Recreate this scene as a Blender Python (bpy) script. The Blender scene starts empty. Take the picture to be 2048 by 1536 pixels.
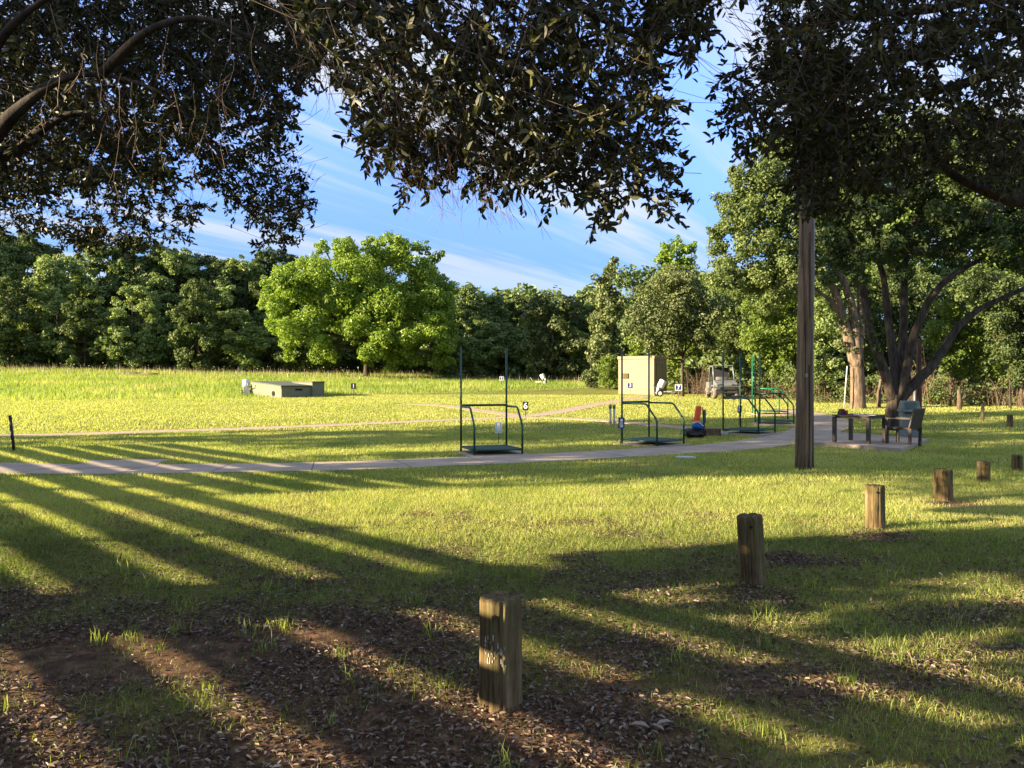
import bpy, math, random
import numpy as np
from mathutils import Vector, Matrix

# ------------------------------------------------------------------ camera, sky, sun, exposure
scene = bpy.context.scene
C = scene.collection
F = 1532.0          # focal length in pixels of the 2048 px wide photograph
CX, HY, EYE = 1024.0, 765.0, 1.62
cd = bpy.data.cameras.new('camera'); cam = bpy.data.objects.new('camera', cd); C.objects.link(cam)
cam.location = (0, 0, EYE); cam.rotation_euler = (math.radians(90), 0, 0)
cd.sensor_width = 36; cd.lens = 36 * F / 2048; cd.shift_y = -(768 - HY) / 2048
cd.clip_start = 0.05; cd.clip_end = 3000
scene.camera = cam

SUN_EL = math.radians(15.5)
SAZ = Vector((-1, -0.28, 0)).normalized()          # horizontal direction towards the sun
to_sun = Vector((SAZ.x * math.cos(SUN_EL), SAZ.y * math.cos(SUN_EL), math.sin(SUN_EL)))
sl = bpy.data.lights.new('sun', 'SUN'); sl.energy = 5.0; sl.angle = math.radians(0.4); sl.color = (1.0, 0.80, 0.52)
so = bpy.data.objects.new('sun', sl); C.objects.link(so)
so.rotation_euler = (-to_sun).to_track_quat('-Z', 'Y').to_euler(); so.location = (-30, -10, 20)

world = bpy.data.worlds.new('World'); scene.world = world; world.use_nodes = True
wn, wl = world.node_tree.nodes, world.node_tree.links
wn.clear()
def N(nodes, t, **k):
    n = nodes.new(t)
    for a, b in k.items():
        if a.startswith('i_'): n.inputs[a[2:].replace('_', ' ')].default_value = b
        else: setattr(n, a, b)
    return n
sky = N(wn, 'ShaderNodeTexSky', sky_type='NISHITA', sun_disc=False, sun_elevation=SUN_EL,
        sun_rotation=math.atan2(SAZ.x, SAZ.y), air_density=1.0, dust_density=0.3, ozone_density=2.6, altitude=200)
tc = N(wn, 'ShaderNodeTexCoord'); sp = N(wn, 'ShaderNodeSeparateXYZ'); wl.new(tc.outputs['Generated'], sp.inputs[0])
def M(op, a, b=None, c=None):
    n = wn.new('ShaderNodeMath'); n.operation = op
    for i, v in enumerate((a, b, c)):
        if v is None: continue
        if isinstance(v, (int, float)): n.inputs[i].default_value = v
        else: wl.new(v, n.inputs[i])
    return n.outputs[0]
zc = M('MAXIMUM', sp.outputs[2], 0.03)
px_, py_ = M('DIVIDE', sp.outputs[0], zc), M('DIVIDE', sp.outputs[1], zc)
# streaks of cirrus run along (0.55, 1): u across them, v along them
ca, sa = 1 / math.hypot(.55, 1), .55 / math.hypot(.55, 1)
u_ = M('SUBTRACT', M('MULTIPLY', px_, ca), M('MULTIPLY', py_, sa))
v_ = M('ADD', M('MULTIPLY', px_, sa), M('MULTIPLY', py_, ca))
def cl(scale_u, scale_v, det, off, dist=0.0):
    cb = wn.new('ShaderNodeCombineXYZ'); wl.new(M('MULTIPLY', u_, scale_u), cb.inputs[0]); wl.new(M('MULTIPLY', v_, scale_v), cb.inputs[1]); cb.inputs[2].default_value = off
    n = N(wn, 'ShaderNodeTexNoise'); n.inputs['Scale'].default_value = 1; n.inputs['Detail'].default_value = det
    n.inputs['Roughness'].default_value = .55; n.inputs['Distortion'].default_value = dist
    wl.new(cb.outputs[0], n.inputs['Vector']); return n.outputs['Fac']
f1 = cl(2.4, .16, 6, 3.1, .3); f2 = cl(.75, .12, 3, 7.7, .2); f3 = cl(6, .9, 8, 1.3, .6)
f4 = cl(9, .35, 6, 5.3, .2)
cs = M('ADD', M('ADD', M('ADD', M('MULTIPLY', f1, .8), M('MULTIPLY', f2, 1.0)), M('MULTIPLY', f3, .16)), M('MULTIPLY', f4, .14))
mr = wn.new('ShaderNodeMapRange'); mr.interpolation_type = 'SMOOTHSTEP'; wl.new(cs, mr.inputs[0])
mr.inputs[1].default_value = .86; mr.inputs[2].default_value = 1.13; mr.inputs[3].default_value = 0; mr.inputs[4].default_value = .9
hz = wn.new('ShaderNodeMapRange'); wl.new(sp.outputs[2], hz.inputs[0]); hz.inputs[1].default_value = .04; hz.inputs[2].default_value = .2
fac = M('MULTIPLY', mr.outputs[0], hz.outputs[0])
tintn = N(wn, 'ShaderNodeMix', data_type='RGBA', blend_type='MULTIPLY'); tintn.inputs[0].default_value = 1
wl.new(sky.outputs[0], tintn.inputs[6])
sr = wn.new('ShaderNodeValToRGB'); wl.new(sp.outputs[2], sr.inputs[0]); se = sr.color_ramp.elements
se[0].position, se[0].color = 0.0, (.30, .36, .50, 1); se[1].position, se[1].color = .75, (1.05, .90, .80, 1)
q_ = se.new(.15); q_.color = (.29, .35, .51, 1); q_ = se.new(.38); q_.color = (.80, .82, 1.22, 1)
wl.new(sr.outputs[0], tintn.inputs[7])
mx = N(wn, 'ShaderNodeMix', data_type='RGBA'); wl.new(fac, mx.inputs[0]); wl.new(tintn.outputs[2], mx.inputs[6])
mx.inputs[7].default_value = (1.7, 1.8, 1.95, 1)
bg = wn.new('ShaderNodeBackground'); bg.inputs[1].default_value = 0.10
wo = wn.new('ShaderNodeOutputWorld'); wl.new(mx.outputs[2], bg.inputs[0]); wl.new(bg.outputs[0], wo.inputs[0])
scene.view_settings.view_transform = 'Standard'; scene.view_settings.look = 'None'
scene.view_settings.exposure = 2.35; scene.view_settings.gamma = 1
scene.cycles.max_bounces = 6; scene.cycles.transparent_max_bounces = 4; scene.cycles.diffuse_bounces = 3
scene.cycles.use_denoising = True

# ------------------------------------------------------------------ helpers
rng = np.random.default_rng(11); random.seed(5)
PI = math.pi
def _h(ix, iy, s):
    n = (ix.astype(np.int64) * 374761393 + iy.astype(np.int64) * 668265263 + s * 1442695041) & 0x7fffffff
    n = ((n ^ (n >> 13)) * 1274126177) & 0x7fffffff
    return ((n ^ (n >> 16)) & 0xffff) / 65535.0
def vn(x, y, s=0):
    x = np.asarray(x, float); y = np.asarray(y, float)
    ix, iy = np.floor(x), np.floor(y); fx, fy = x - ix, y - iy
    fx = fx * fx * (3 - 2 * fx); fy = fy * fy * (3 - 2 * fy)
    a, b = _h(ix, iy, s), _h(ix + 1, iy, s); c, d = _h(ix, iy + 1, s), _h(ix + 1, iy + 1, s)
    return (a * (1 - fx) + b * fx) * (1 - fy) + (c * (1 - fx) + d * fx) * fy
def fbm(x, y, s=0, o=3):
    t = 0; amp = .5; tot = 0
    for k in range(o):
        t = t + amp * vn(x * 2**k, y * 2**k, s + k * 17); tot += amp; amp *= .5
    return t / tot
TY = [-100, 19, 22, 30, 38, 45, 52, 70, 85, 110, 160, 600]
TZ = [0, 0, .04, .24, .45, .66, .87, 1.6, 2.2, 2.9, 3.2, 3.2]
_yy = np.linspace(-100, 600, 2801); _zz = np.interp(_yy, TY, TZ)
_k = np.hanning(25); _k /= _k.sum(); _zz = np.convolve(np.pad(_zz, 12, 'edge'), _k, 'valid')
def terr(x, y):
    x = np.asarray(x, float); y = np.asarray(y, float)
    z = np.interp(y, _yy, _zz)
    uu = np.clip(x / np.maximum(y, 1), -1, 1)
    z = z - .055 * uu * np.clip(y - 50, 0, 45)
    z = z + (vn(x * .22, y * .22, 5) - .5) * .05 * np.clip(1 - np.abs(y - 16) / 400, 0, 1) * np.clip((y - 3) / 5, 0, 1) * .5
    return z
def tz(x, y): return float(terr(x, y))
def at(px, py):
    """pixel of the photograph -> point on the ground"""
    u, w = (px - CX) / F, (HY - py) / F
    Y = 2.0
    while Y < 200:
        if EYE + w * Y <= tz(u * Y, Y): break
        Y += .05
    return Vector((u * Y, Y, tz(u * Y, Y)))
def W(px, py, Y): return Vector(((px - CX) / F * Y, Y, EYE + (HY - py) / F * Y))

def tag(o, label=None, cat=None, group=None, kind=None):
    for k, v in (('label', label), ('category', cat), ('group', group), ('kind', kind)):
        if v: o[k] = v
    return o
def thing(name, label, cat, loc=(0, 0, 0), rz=0, group=None):
    o = bpy.data.objects.new(name, None); C.objects.link(o); o.empty_display_size = .2
    o.location = (tuple(loc) + (0,))[:3]; o.rotation_euler = (0, 0, rz)
    return tag(o, label, cat, group)
def copy_tree(o, parent=None):
    c = o.copy(); C.objects.link(c)
    if parent is not None: c.parent = parent
    for ch in list(o.children): copy_tree(ch, c)
    return c
def link(name, me, mat, parent=None):
    o = bpy.data.objects.new(name, me); C.objects.link(o)
    if mat is not None: me.materials.append(mat)
    if parent is not None: o.parent = parent
    return o
def npmesh(name, V, Fa, mat, parent=None, var=None, smooth=False):
    """V (n,3); Fa (m,k) -> one mesh object; var per vertex float attribute"""
    me = bpy.data.meshes.new(name)
    V = np.ascontiguousarray(V, np.float32); Fa = np.ascontiguousarray(Fa, np.int32)
    m, k = Fa.shape
    me.vertices.add(len(V)); me.vertices.foreach_set('co', V.ravel())
    me.loops.add(m * k); me.loops.foreach_set('vertex_index', Fa.ravel())
    me.polygons.add(m); me.polygons.foreach_set('loop_start', np.arange(0, m * k, k, dtype=np.int32))
    if var is not None:
        a = me.attributes.new('var', 'FLOAT', 'POINT'); a.data.foreach_set('value', np.ascontiguousarray(var, np.float32))
    me.update(calc_edges=True)
    me.polygons.foreach_set('use_smooth', np.full(m, smooth)); 
    return link(name, me, mat, parent)

class MB:
    def __init__(s): s.v = []; s.f = []; s.sm = []
    def add(s, vs, fs, smooth=False):
        b = len(s.v); s.v += [tuple(v) for v in vs]; s.f += [tuple(b + i for i in f) for f in fs]; s.sm += [smooth] * len(fs); return s
    def box(s, c, d, R=None, taper=1.0):
        c = Vector(c); x, y, z = [q / 2 for q in d]
        vs = [Vector((sx * x * (taper if sz > 0 else 1), sy * y * (taper if sz > 0 else 1), sz * z)) for sz in (-1, 1) for sx, sy in ((-1, -1), (1, -1), (1, 1), (-1, 1))]
        if R is not None: vs = [R @ v for v in vs]
        return s.add([c + v for v in vs], [(3, 2, 1, 0), (4, 5, 6, 7), (0, 1, 5, 4), (1, 2, 6, 5), (2, 3, 7, 6), (3, 0, 4, 7)])
    def tube(s, pts, r, n=8, caps=True, noise=0, seed=0):
        pts = [Vector(p) for p in pts]; rs = r if isinstance(r, (list, tuple)) else [r] * len(pts)
        up = Vector((0, 0, 1)); vs = []; fs = []; ref = None; rr = random.Random(seed)
        for i, p in enumerate(pts):
            t = (pts[min(i + 1, len(pts) - 1)] - pts[max(i - 1, 0)]).normalized()
            if ref is None: ref = t.orthogonal().normalized()
            ref = (ref - t * ref.dot(t)); ref = ref.normalized() if ref.length > 1e-6 else t.orthogonal().normalized()
            b = t.cross(ref)
            for k in range(n):
                a = 2 * PI * k / n; q = rs[i] * (1 + (rr.random() - .5) * noise)
                vs.append(p + (ref * math.cos(a) + b * math.sin(a)) * q)
        for i in range(len(pts) - 1):
            for k in range(n):
                fs.append((i * n + k, i * n + (k + 1) % n, (i + 1) * n + (k + 1) % n, (i + 1) * n + k))
        s.add(vs, fs, True)
        if caps:
            b0 = len(s.v) - len(vs)
            s.f.append(tuple(b0 + k for k in reversed(range(n)))); s.sm.append(False)
            s.f.append(tuple(b0 + (len(pts) - 1) * n + k for k in range(n))); s.sm.append(False)
        return s
    def lathe(s, prof, c=(0, 0, 0), n=20, R=None):
        c = Vector(c); vs = []; fs = []
        for r, z in prof:
            for k in range(n):
                v = Vector((r * math.cos(2 * PI * k / n), r * math.sin(2 * PI * k / n), z))
                vs.append(c + (R @ v if R is not None else v))
        for i in range(len(prof) - 1):
            for k in range(n): fs.append((i * n + k, i * n + (k + 1) % n, (i + 1) * n + (k + 1) % n, (i + 1) * n + k))
        s.add(vs, fs, True); b0 = len(s.v) - len(vs)
        s.f.append(tuple(b0 + k for k in reversed(range(n)))); s.sm.append(False)
        s.f.append(tuple(b0 + (len(prof) - 1) * n + k for k in range(n))); s.sm.append(False)
        return s
    def build(s, name, mat, parent=None, bevel=0):
        me = bpy.data.meshes.new(name); me.from_pydata(s.v, [], s.f); me.update()
        me.polygons.foreach_set('use_smooth', s.sm)
        o = link(name, me, mat, parent)
        if bevel:
            m = o.modifiers.new('bevel', 'BEVEL'); m.width = bevel; m.segments = 2; m.limit_method = 'ANGLE'
        return o
def curve_pts(pts, n=8):
    """Catmull-Rom through points (any dimension tuples)"""
    P = [np.array(p, float) for p in pts]; P = [2 * P[0] - P[1]] + P + [2 * P[-1] - P[-2]]; out = []
    for i in range(1, len(P) - 2):
        for k in range(n):
            t = k / n; a, b, c, d = P[i - 1:i + 3]
            out.append(.5 * (2 * b + (c - a) * t + (2 * a - 5 * b + 4 * c - d) * t * t + (3 * b - a - 3 * c + d) * t ** 3))
    out.append(P[-2]); return out

# ------------------------------------------------------------------ materials
def mat_new(name):
    m = bpy.data.materials.new(name); m.use_nodes = True; nt = m.node_tree
    return m, nt.nodes, nt.links, nt.nodes['Principled BSDF']
def ramp(nodes, cols, pos=None):
    r = nodes.new('ShaderNodeValToRGB'); e = r.color_ramp.elements
    pos = pos or [i / (len(cols) - 1) for i in range(len(cols))]
    e[0].position, e[0].color = pos[0], (*cols[0], 1); e[1].position, e[1].color = pos[-1], (*cols[-1], 1)
    for p, c in list(zip(pos, cols))[1:-1]:
        q = e.new(p); q.color = (*c, 1)
    return r
def noise(nodes, links, scale, detail=4, coord='Object', stretch=None, rough=.6):
    t = nodes.new('ShaderNodeTexCoord'); n = nodes.new('ShaderNodeTexNoise')
    n.inputs['Scale'].default_value = scale; n.inputs['Detail'].default_value = detail; n.inputs['Roughness'].default_value = rough
    if stretch:
        mp = nodes.new('ShaderNodeMapping'); mp.inputs['Scale'].default_value = stretch
        links.new(t.outputs[coord], mp.inputs[0]); links.new(mp.outputs[0], n.inputs['Vector'])
    else: links.new(t.outputs[coord], n.inputs['Vector'])
    return n
def plain(name, col, rough=.6, metal=0, var=.25, scale=6, bump=.1, stretch=None, cols=None, spec=.4):
    m, n, l, b = mat_new(name)
    ns = noise(n, l, scale, 6, stretch=stretch)
    cs = cols or [tuple(c * (1 - var) for c in col), tuple(col), tuple(min(1, c * (1 + var)) for c in col)]
    r = ramp(n, cs, [.3, .5, .72] if len(cs) == 3 else None); l.new(ns.outputs['Fac'], r.inputs[0]); l.new(r.outputs[0], b.inputs['Base Color'])
    b.inputs['Roughness'].default_value = rough; b.inputs['Metallic'].default_value = metal; b.inputs['Specular IOR Level'].default_value = spec
    if bump:
        bp = n.new('ShaderNodeBump'); bp.inputs['Strength'].default_value = bump; bp.inputs['Distance'].default_value = .02
        n2 = noise(n, l, scale * 5, 5, stretch=stretch); l.new(n2.outputs['Fac'], bp.inputs['Height']); l.new(bp.outputs[0], b.inputs['Normal'])
    return m
def leafmat(name, cols, trans=.3, rough=.55, tint=None, spec=.3):
    m, n, l, b = mat_new(name)
    a = n.new('ShaderNodeAttribute'); a.attribute_name = 'var'
    r = ramp(n, cols); l.new(a.outputs['Fac'], r.inputs[0]); l.new(r.outputs[0], b.inputs['Base Color'])
    b.inputs['Roughness'].default_value = rough; b.inputs['Specular IOR Level'].default_value = spec
    if trans:
        t = n.new('ShaderNodeBsdfTranslucent'); mt = n.new('ShaderNodeMix'); mt.data_type = 'RGBA'; mt.blend_type = 'MULTIPLY'; mt.inputs[0].default_value = 1
        l.new(r.outputs[0], mt.inputs[6]); mt.inputs[7].default_value = (*(tint or (1.5, 1.6, .6)), 1); l.new(mt.outputs[2], t.inputs[0])
        ms = n.new('ShaderNodeMixShader'); ms.inputs[0].default_value = trans
        l.new(b.outputs[0], ms.inputs[1]); l.new(t.outputs[0], ms.inputs[2]); l.new(ms.outputs[0], n['Material Output'].inputs[0])
    return m
def barkmat(name, c1, c2, sc=9, z=.18, bump=.8):
    m, n, l, b = mat_new(name)
    ns = noise(n, l, sc, 8, stretch=(1, 1, z), rough=.7); r = ramp(n, [c1, c2], [.38, .64]); l.new(ns.outputs['Fac'], r.inputs[0])
    n3 = noise(n, l, 1.3, 3); mx = n.new('ShaderNodeMix'); mx.data_type = 'RGBA'; mx.blend_type = 'MULTIPLY'; mx.inputs[0].default_value = .5
    r3 = ramp(n, [(.6, .6, .6), (1.15, 1.1, 1.0)], [.3, .7]); l.new(n3.outputs['Fac'], r3.inputs[0]); l.new(r.outputs[0], mx.inputs[6]); l.new(r3.outputs[0], mx.inputs[7])
    l.new(mx.outputs[2], b.inputs['Base Color'])
    bp = n.new('ShaderNodeBump'); bp.inputs['Strength'].default_value = bump; bp.inputs['Distance'].default_value = .03
    l.new(ns.outputs['Fac'], bp.inputs['Height']); l.new(bp.outputs[0], b.inputs['Normal'])
    b.inputs['Roughness'].default_value = .9; b.inputs['Specular IOR Level'].default_value = .2
    return m
G = lambda *c: tuple(c)
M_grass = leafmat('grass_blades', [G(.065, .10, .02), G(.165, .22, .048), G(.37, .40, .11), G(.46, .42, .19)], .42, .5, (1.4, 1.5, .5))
M_field = leafmat('field_grass', [G(.11, .17, .035), G(.18, .25, .05), G(.27, .32, .08), G(.38, .35, .16)], .42, .6, (1.4, 1.5, .5))
M_weed = leafmat('dry_weeds', [G(.10, .07, .04), G(.20, .14, .08), G(.30, .25, .15), G(.55, .53, .45)], .15)
M_litter = leafmat('dead_leaves', [G(.04, .024, .016), G(.12, .078, .05), G(.25, .19, .145), G(.42, .38, .34)], .1, .65, (1, 1, 1))
M_forest = leafmat('forest_leaves', [G(.07, .105, .038), G(.125, .18, .055), G(.19, .25, .08), G(.27, .33, .11)], .22)
M_forest2 = leafmat('olive_leaves', [G(.035, .055, .018), G(.065, .095, .026), G(.10, .14, .038), G(.16, .20, .065)], .22)
M_pecan = leafmat('pecan_leaves', [G(.07, .12, .016), G(.125, .195, .026), G(.19, .275, .04), G(.27, .35, .06)], .32, .5)
M_bright = leafmat('bright_leaves', [G(.05, .085, .014), G(.09, .14, .022), G(.14, .20, .035), G(.21, .26, .06)], .3, .5)
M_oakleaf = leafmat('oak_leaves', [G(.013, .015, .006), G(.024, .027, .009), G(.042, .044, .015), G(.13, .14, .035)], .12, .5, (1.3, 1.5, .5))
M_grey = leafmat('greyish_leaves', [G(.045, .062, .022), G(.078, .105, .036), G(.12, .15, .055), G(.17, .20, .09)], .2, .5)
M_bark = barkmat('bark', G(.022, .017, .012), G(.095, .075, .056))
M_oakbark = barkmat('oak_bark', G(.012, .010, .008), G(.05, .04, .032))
M_barkl = barkmat('bark_light', G(.06, .045, .032), G(.22, .165, .12))
M_twig = plain('twigs', G(.10, .07, .045), .9, bump=0)
M_dead = plain('dead_twigs', G(.17, .115, .075), .9, bump=0)

# ------------------------------------------------------------------ terrain
def axis(a, b, knots):
    out = [a]
    while out[-1] < b:
        d = abs(out[-1]); s = np.interp(d, [k[0] for k in knots], [k[1] for k in knots]); out.append(out[-1] + s)
    return np.array(out)
gx = axis(-400, 400, [(0, .22), (8, .3), (20, .6), (60, 1.5), (400, 20)])
gy = axis(-80, 600, [(0, .22), (10, .25), (30, .5), (90, 1.5), (600, 25)])
XX, YY = np.meshgrid(gx, gy); ZZ = terr(XX, YY)
V = np.stack([XX.ravel(), YY.ravel(), ZZ.ravel()], 1); nx, ny = len(gx), len(gy)
ii = (np.arange(ny - 1)[:, None] * nx + np.arange(nx - 1)[None, :]).ravel()
Fq = np.stack([ii, ii + 1, ii + nx + 1, ii + nx], 1)

# where grass grows: 1 = thick lawn, 0 = bare earth and litter
BARE = [(-2.1, 4.6, 1.3, .6), (-1.0, 4.9, .8, .4), (-3.0, 3.9, .8, .7), (-.1, 3.5, .9, .5), (-3.9, 5.6, .8, .5), (2.9, 7.0, .9, .35), (1.6, 4.1, .5, .35), (3.8, 5.3, 1.0, .45),
        (-1.8, 3.3, 1.7, .45), (-15.2, 19.6, 1.7, 1.0), (4.0, 8.0, .5, .3), (5.9, 10.2, .6, .3), (1.9, 5.8, .35, .3), (-.9, 4.2, .9, .5)]
def grassy(x, y):
    g = np.interp(y, [2.5, 4.0, 5.5, 7.0, 9.0], [.50, .58, .74, .92, 1.0])
    g = g + .12 * np.clip(x - .8, 0, 2) * (y < 9) - .14 * np.clip(-x, 0, 2.5) * np.interp(y, [5, 6], [.6, 0])
    nse = fbm(x * 1.7, y * 1.7, 3, 4)
    g = g + (nse - .5) * 1.9 + (fbm(x * 9, y * 9, 13, 2) - .5) * .9 * np.interp(y, [3, 9, 20], [1, .5, .1])
    for bx, by, rx, ry in BARE:
        d = ((x - bx) / rx) ** 2 + ((y - by) / ry) ** 2
        g = g - .8 * np.clip(1.3 - d, 0, 1)
    return np.clip(g, 0, 1)
ga = grassy(V[:, 0], V[:, 1]) * np.interp(V[:, 1], [4, 8, 11], [.45, .7, 1])  # near turf mixed towards dirt, which also darkens the shaded foreground

m, n, l, b = mat_new('ground')
at_ = n.new('ShaderNodeAttribute'); at_.attribute_name = 'var'
nA = noise(n, l, 9, 8, rough=.7); nB = noise(n, l, .35, 4); nC = noise(n, l, 60, 4)
dirt = ramp(n, [G(.03, .017, .012), G(.095, .052, .033), G(.24, .14, .09)], [.3, .5, .72]); l.new(nA.outputs['Fac'], dirt.inputs[0])
turf = ramp(n, [G(.07, .085, .02), G(.17, .185, .04), G(.33, .32, .085)], [.3, .52, .72]); l.new(nC.outputs['Fac'], turf.inputs[0])
big = ramp(n, [G(.80, .86, .8), G(1.12, 1.08, 1.0)], [.35, .65]); l.new(nB.outputs['Fac'], big.inputs[0])
mm = n.new('ShaderNodeMix'); mm.data_type = 'RGBA'; l.new(at_.outputs['Fac'], mm.inputs[0]); l.new(dirt.outputs[0], mm.inputs[6]); l.new(turf.outputs[0], mm.inputs[7])
m2 = n.new('ShaderNodeMix'); m2.data_type = 'RGBA'; m2.blend_type = 'MULTIPLY'; m2.inputs[0].default_value = 1; l.new(mm.outputs[2], m2.inputs[6]); l.new(big.outputs[0], m2.inputs[7])
l.new(m2.outputs[2], b.inputs['Base Color']); b.inputs['Roughness'].default_value = .95; b.inputs['Specular IOR Level'].default_value = .1
bp = n.new('ShaderNodeBump'); bp.inputs['Strength'].default_value = .9; bp.inputs['Distance'].default_value = .03; l.new(nA.outputs['Fac'], bp.inputs['Height']); l.new(bp.outputs[0], b.inputs['Normal'])
M_ground = m
gnd = npmesh('ground', V, Fq, M_ground, var=ga, smooth=True); tag(gnd, kind='structure')

# ------------------------------------------------------------------ paths
M_conc = plain('concrete', G(.31, .25, .195), .9, var=.22, scale=1.6, bump=.25)
M_conc2 = plain('worn_path', G(.32, .24, .17), .95, var=.2, scale=2.2, bump=.25)
PATHS = []
def ribbon(name, pts, w, mat, lift=.022):
    P = curve_pts([tuple(at(*p)[:2]) for p in pts], 10)
    PATHS.append((np.array(P), w if isinstance(w, (int, float)) else w[0]))
    ws = np.interp(np.linspace(0, 1, len(P)), np.linspace(0, 1, 2), [w, w] if isinstance(w, (int, float)) else w)
    # resample finely
    V, Fs = [], []; fine = []
    for i in range(len(P) - 1):
        k = max(1, int(np.linalg.norm(P[i + 1] - P[i]) / .4))
        for j in range(k): fine.append((P[i] + (P[i + 1] - P[i]) * j / k, ws[i]))
    fine.append((P[-1], ws[-1]))
    for i, (p, ww) in enumerate(fine):
        q = fine[min(i + 1, len(fine) - 1)][0] - fine[max(i - 1, 0)][0]; q = q / np.linalg.norm(q); nn = np.array([-q[1], q[0]])
        cols = np.linspace(-1, 1, 7)
        for c in cols:
            e = 1 + (vn(i * .35, c * 3 + 9, 31) - .5) * .10 if abs(c) == 1 else 1
            x, y = p + nn * c * ww / 2 * e; V.append((x, y, tz(x, y) + lift))
        for c in (1, -1):
            x, y = p + nn * c * (ww / 2 * (1 + (vn(i * .35, c * 3 + 9, 31) - .5) * .10)); V.append((x, y, tz(x, y) - .03))
    for i in range(len(fine) - 1):
        a, b2 = i * 9, (i + 1) * 9
        for c in range(6): Fs.append((a + c + 1, a + c, b2 + c, b2 + c + 1))
        Fs.append((a + 7, a + 6, b2 + 6, b2 + 7)); Fs.append((a, a + 8, b2 + 8, b2))
    return tag(npmesh(name, np.array(V), np.array(Fs), mat), kind='structure')
ribbon('path', [(-300, 928), (-60, 936), (200, 940), (420, 938), (650, 934), (900, 925), (1080, 917), (1250, 908), (1400, 899), (1500, 890), (1590, 875), (1640, 858), (1655, 845), (1630, 833), (1598, 826), (1570, 821)], 1.55, M_conc)
ribbon('path', [(215, 938), (262, 922)], 1.5, M_conc, .027)
ribbon('worn_path', [(-260, 880), (0, 873), (250, 866), (520, 857), (800, 845), (960, 838), (1060, 832), (1130, 822), (1200, 808), (1260, 798), (1300, 793)], .9, M_conc2, .018)
ribbon('worn_path', [(1000, 836), (1080, 836), (1180, 840), (1300, 850), (1420, 862)], .7, M_conc2, .024)
ribbon('worn_path', [(1040, 833), (950, 820), (880, 811), (800, 808)], .8, M_conc2, .013)
def slab(name, P, mat, top=.03, kind='structure'):
    P = [Vector((p[0], p[1])) for p in P]; PADS.append(P)
    zt = max(tz(*p) for p in P) + top
    mb = MB(); nn = len(P)
    vs = [(p[0], p[1], zt) for p in P] + [(p[0], p[1], zt - .12) for p in P]
    mb.add(vs, [tuple(range(nn))] + [(i + nn, (i + 1) % nn + nn, (i + 1) % nn, i) for i in range(nn)])
    return tag(mb.build(name, mat), kind=kind), zt
PADS = []
jm = MB(); Pj, wj = PATHS[0]; acc = 0
for i in range(1, len(Pj)):
    acc += np.linalg.norm(Pj[i] - Pj[i - 1])
    if acc > 1.5:
        acc = 0; q = Pj[i] - Pj[i - 1]; q = q / np.linalg.norm(q); nn = np.array([-q[1], q[0]])
        vs = [];
        for c in np.linspace(-.48, .48, 7):
            for e in (-.009, .009): x, y = Pj[i] + nn * c * wj + q * (e + .004 * math.sin(c * 9 + i)); vs.append((x, y, tz(x, y) + .0245))
        jm.add(vs, [(k * 2, k * 2 + 1, k * 2 + 3, k * 2 + 2) for k in range(6)])
tag(jm.build('path_joints', plain('joint_dirt', G(.07, .06, .045), .95, bump=0)), kind='structure')
slab('patio', [at(1625, 866), at(1700, 868), at(1858, 884), at(1802, 906), at(1700, 897), at(1580, 889)], M_conc, .034)

def inside(x, y, poly):
    r = np.zeros(x.shape, bool); n_ = len(poly)
    for i in range(n_):
        x1, y1 = poly[i][0], poly[i][1]; x2, y2 = poly[(i + 1) % n_][0], poly[(i + 1) % n_][1]
        c = ((y1 > y) != (y2 > y)) & (x < (x2 - x1) * (y - y1) / (y2 - y1 + 1e-12) + x1); r ^= c
    return r

# ------------------------------------------------------------------ shooting stands
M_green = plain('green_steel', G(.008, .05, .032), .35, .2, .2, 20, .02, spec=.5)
M_green_sun = plain('sunlit_green_steel', G(.01, .14, .06), .4, .2, .2, 20, .02)  # same stand steel, brightened to put the sunlight into its colour
M_matg = plain('green_mat', G(.012, .055, .042), .9, 0, .2, 30, .3)
M_black = plain('black_rubber', G(.012, .012, .013), .6, 0, .3, 12, .05)
def make_stand(name, label, loc, yaw, steel, lattice=False):
    t = thing(name, label, 'shooting stand', loc, yaw, 'shooting stands along the path')
    a = .56; r = .024
    for sx in (-1, 1):
        MB().tube([(sx * a, a, -.04), (sx * a, a, 2.42)], r, 10).build('post', steel, t)
        MB().tube([(sx * a, a, 1.03), (sx * a, -.18, 1.03), (sx * a, -.25, 1.0), (sx * a, -a + .03, .66), (sx * a, -a, .58), (sx * a, -a, -.04)], r, 10).build('side_rail', steel, t)
    MB().box((0, a, 1.055), (2 * a - .03, .07, .05)).build('front_bar', M_black, t, .01)
    f = MB()
    for x1, y1, x2, y2 in ((-a, -a, a, -a), (-a, a, a, a), (-a, -a, -a, a), (a, -a, a, a)): f.tube([(x1, y1, .09), (x2, y2, .09)], .02, 8)
    f.build('floor_frame', steel, t)
    MB().box((0, 0, .10), (2 * a - .06, 2 * a - .06, .024)).build('floor_mat', M_matg, t)
    if lattice:
        g = MB()
        for k in range(14):
            z = 1.1 + k * .095; g.tube([(-a + .02, a, z), (-a + .16, a - .02, z + .05)], .008, 5)
        g.tube([(-a + .17, a - .02, 1.05), (-a + .17, a - .02, 2.42)], .014, 6)
        g.build('ladder_rack', steel, t)
    c, s = math.cos(yaw), math.sin(yaw)
    P = [(loc[0] + c * x - s * y, loc[1] + s * x + c * y) for x, y in ((-.72, -.72), (.72, -.72), (.72, .72), (-.72, .72))]
    _, zt = slab('concrete_pad', P, M_conc, .02)
    t.location = (loc[0], loc[1], zt + .012)
    return t
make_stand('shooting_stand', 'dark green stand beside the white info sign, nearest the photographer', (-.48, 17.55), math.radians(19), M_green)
make_stand('shooting_stand', 'dark green stand next to the twin grey pipes and the orange tube', (3.64, 19.8), math.radians(42), M_green)
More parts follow.
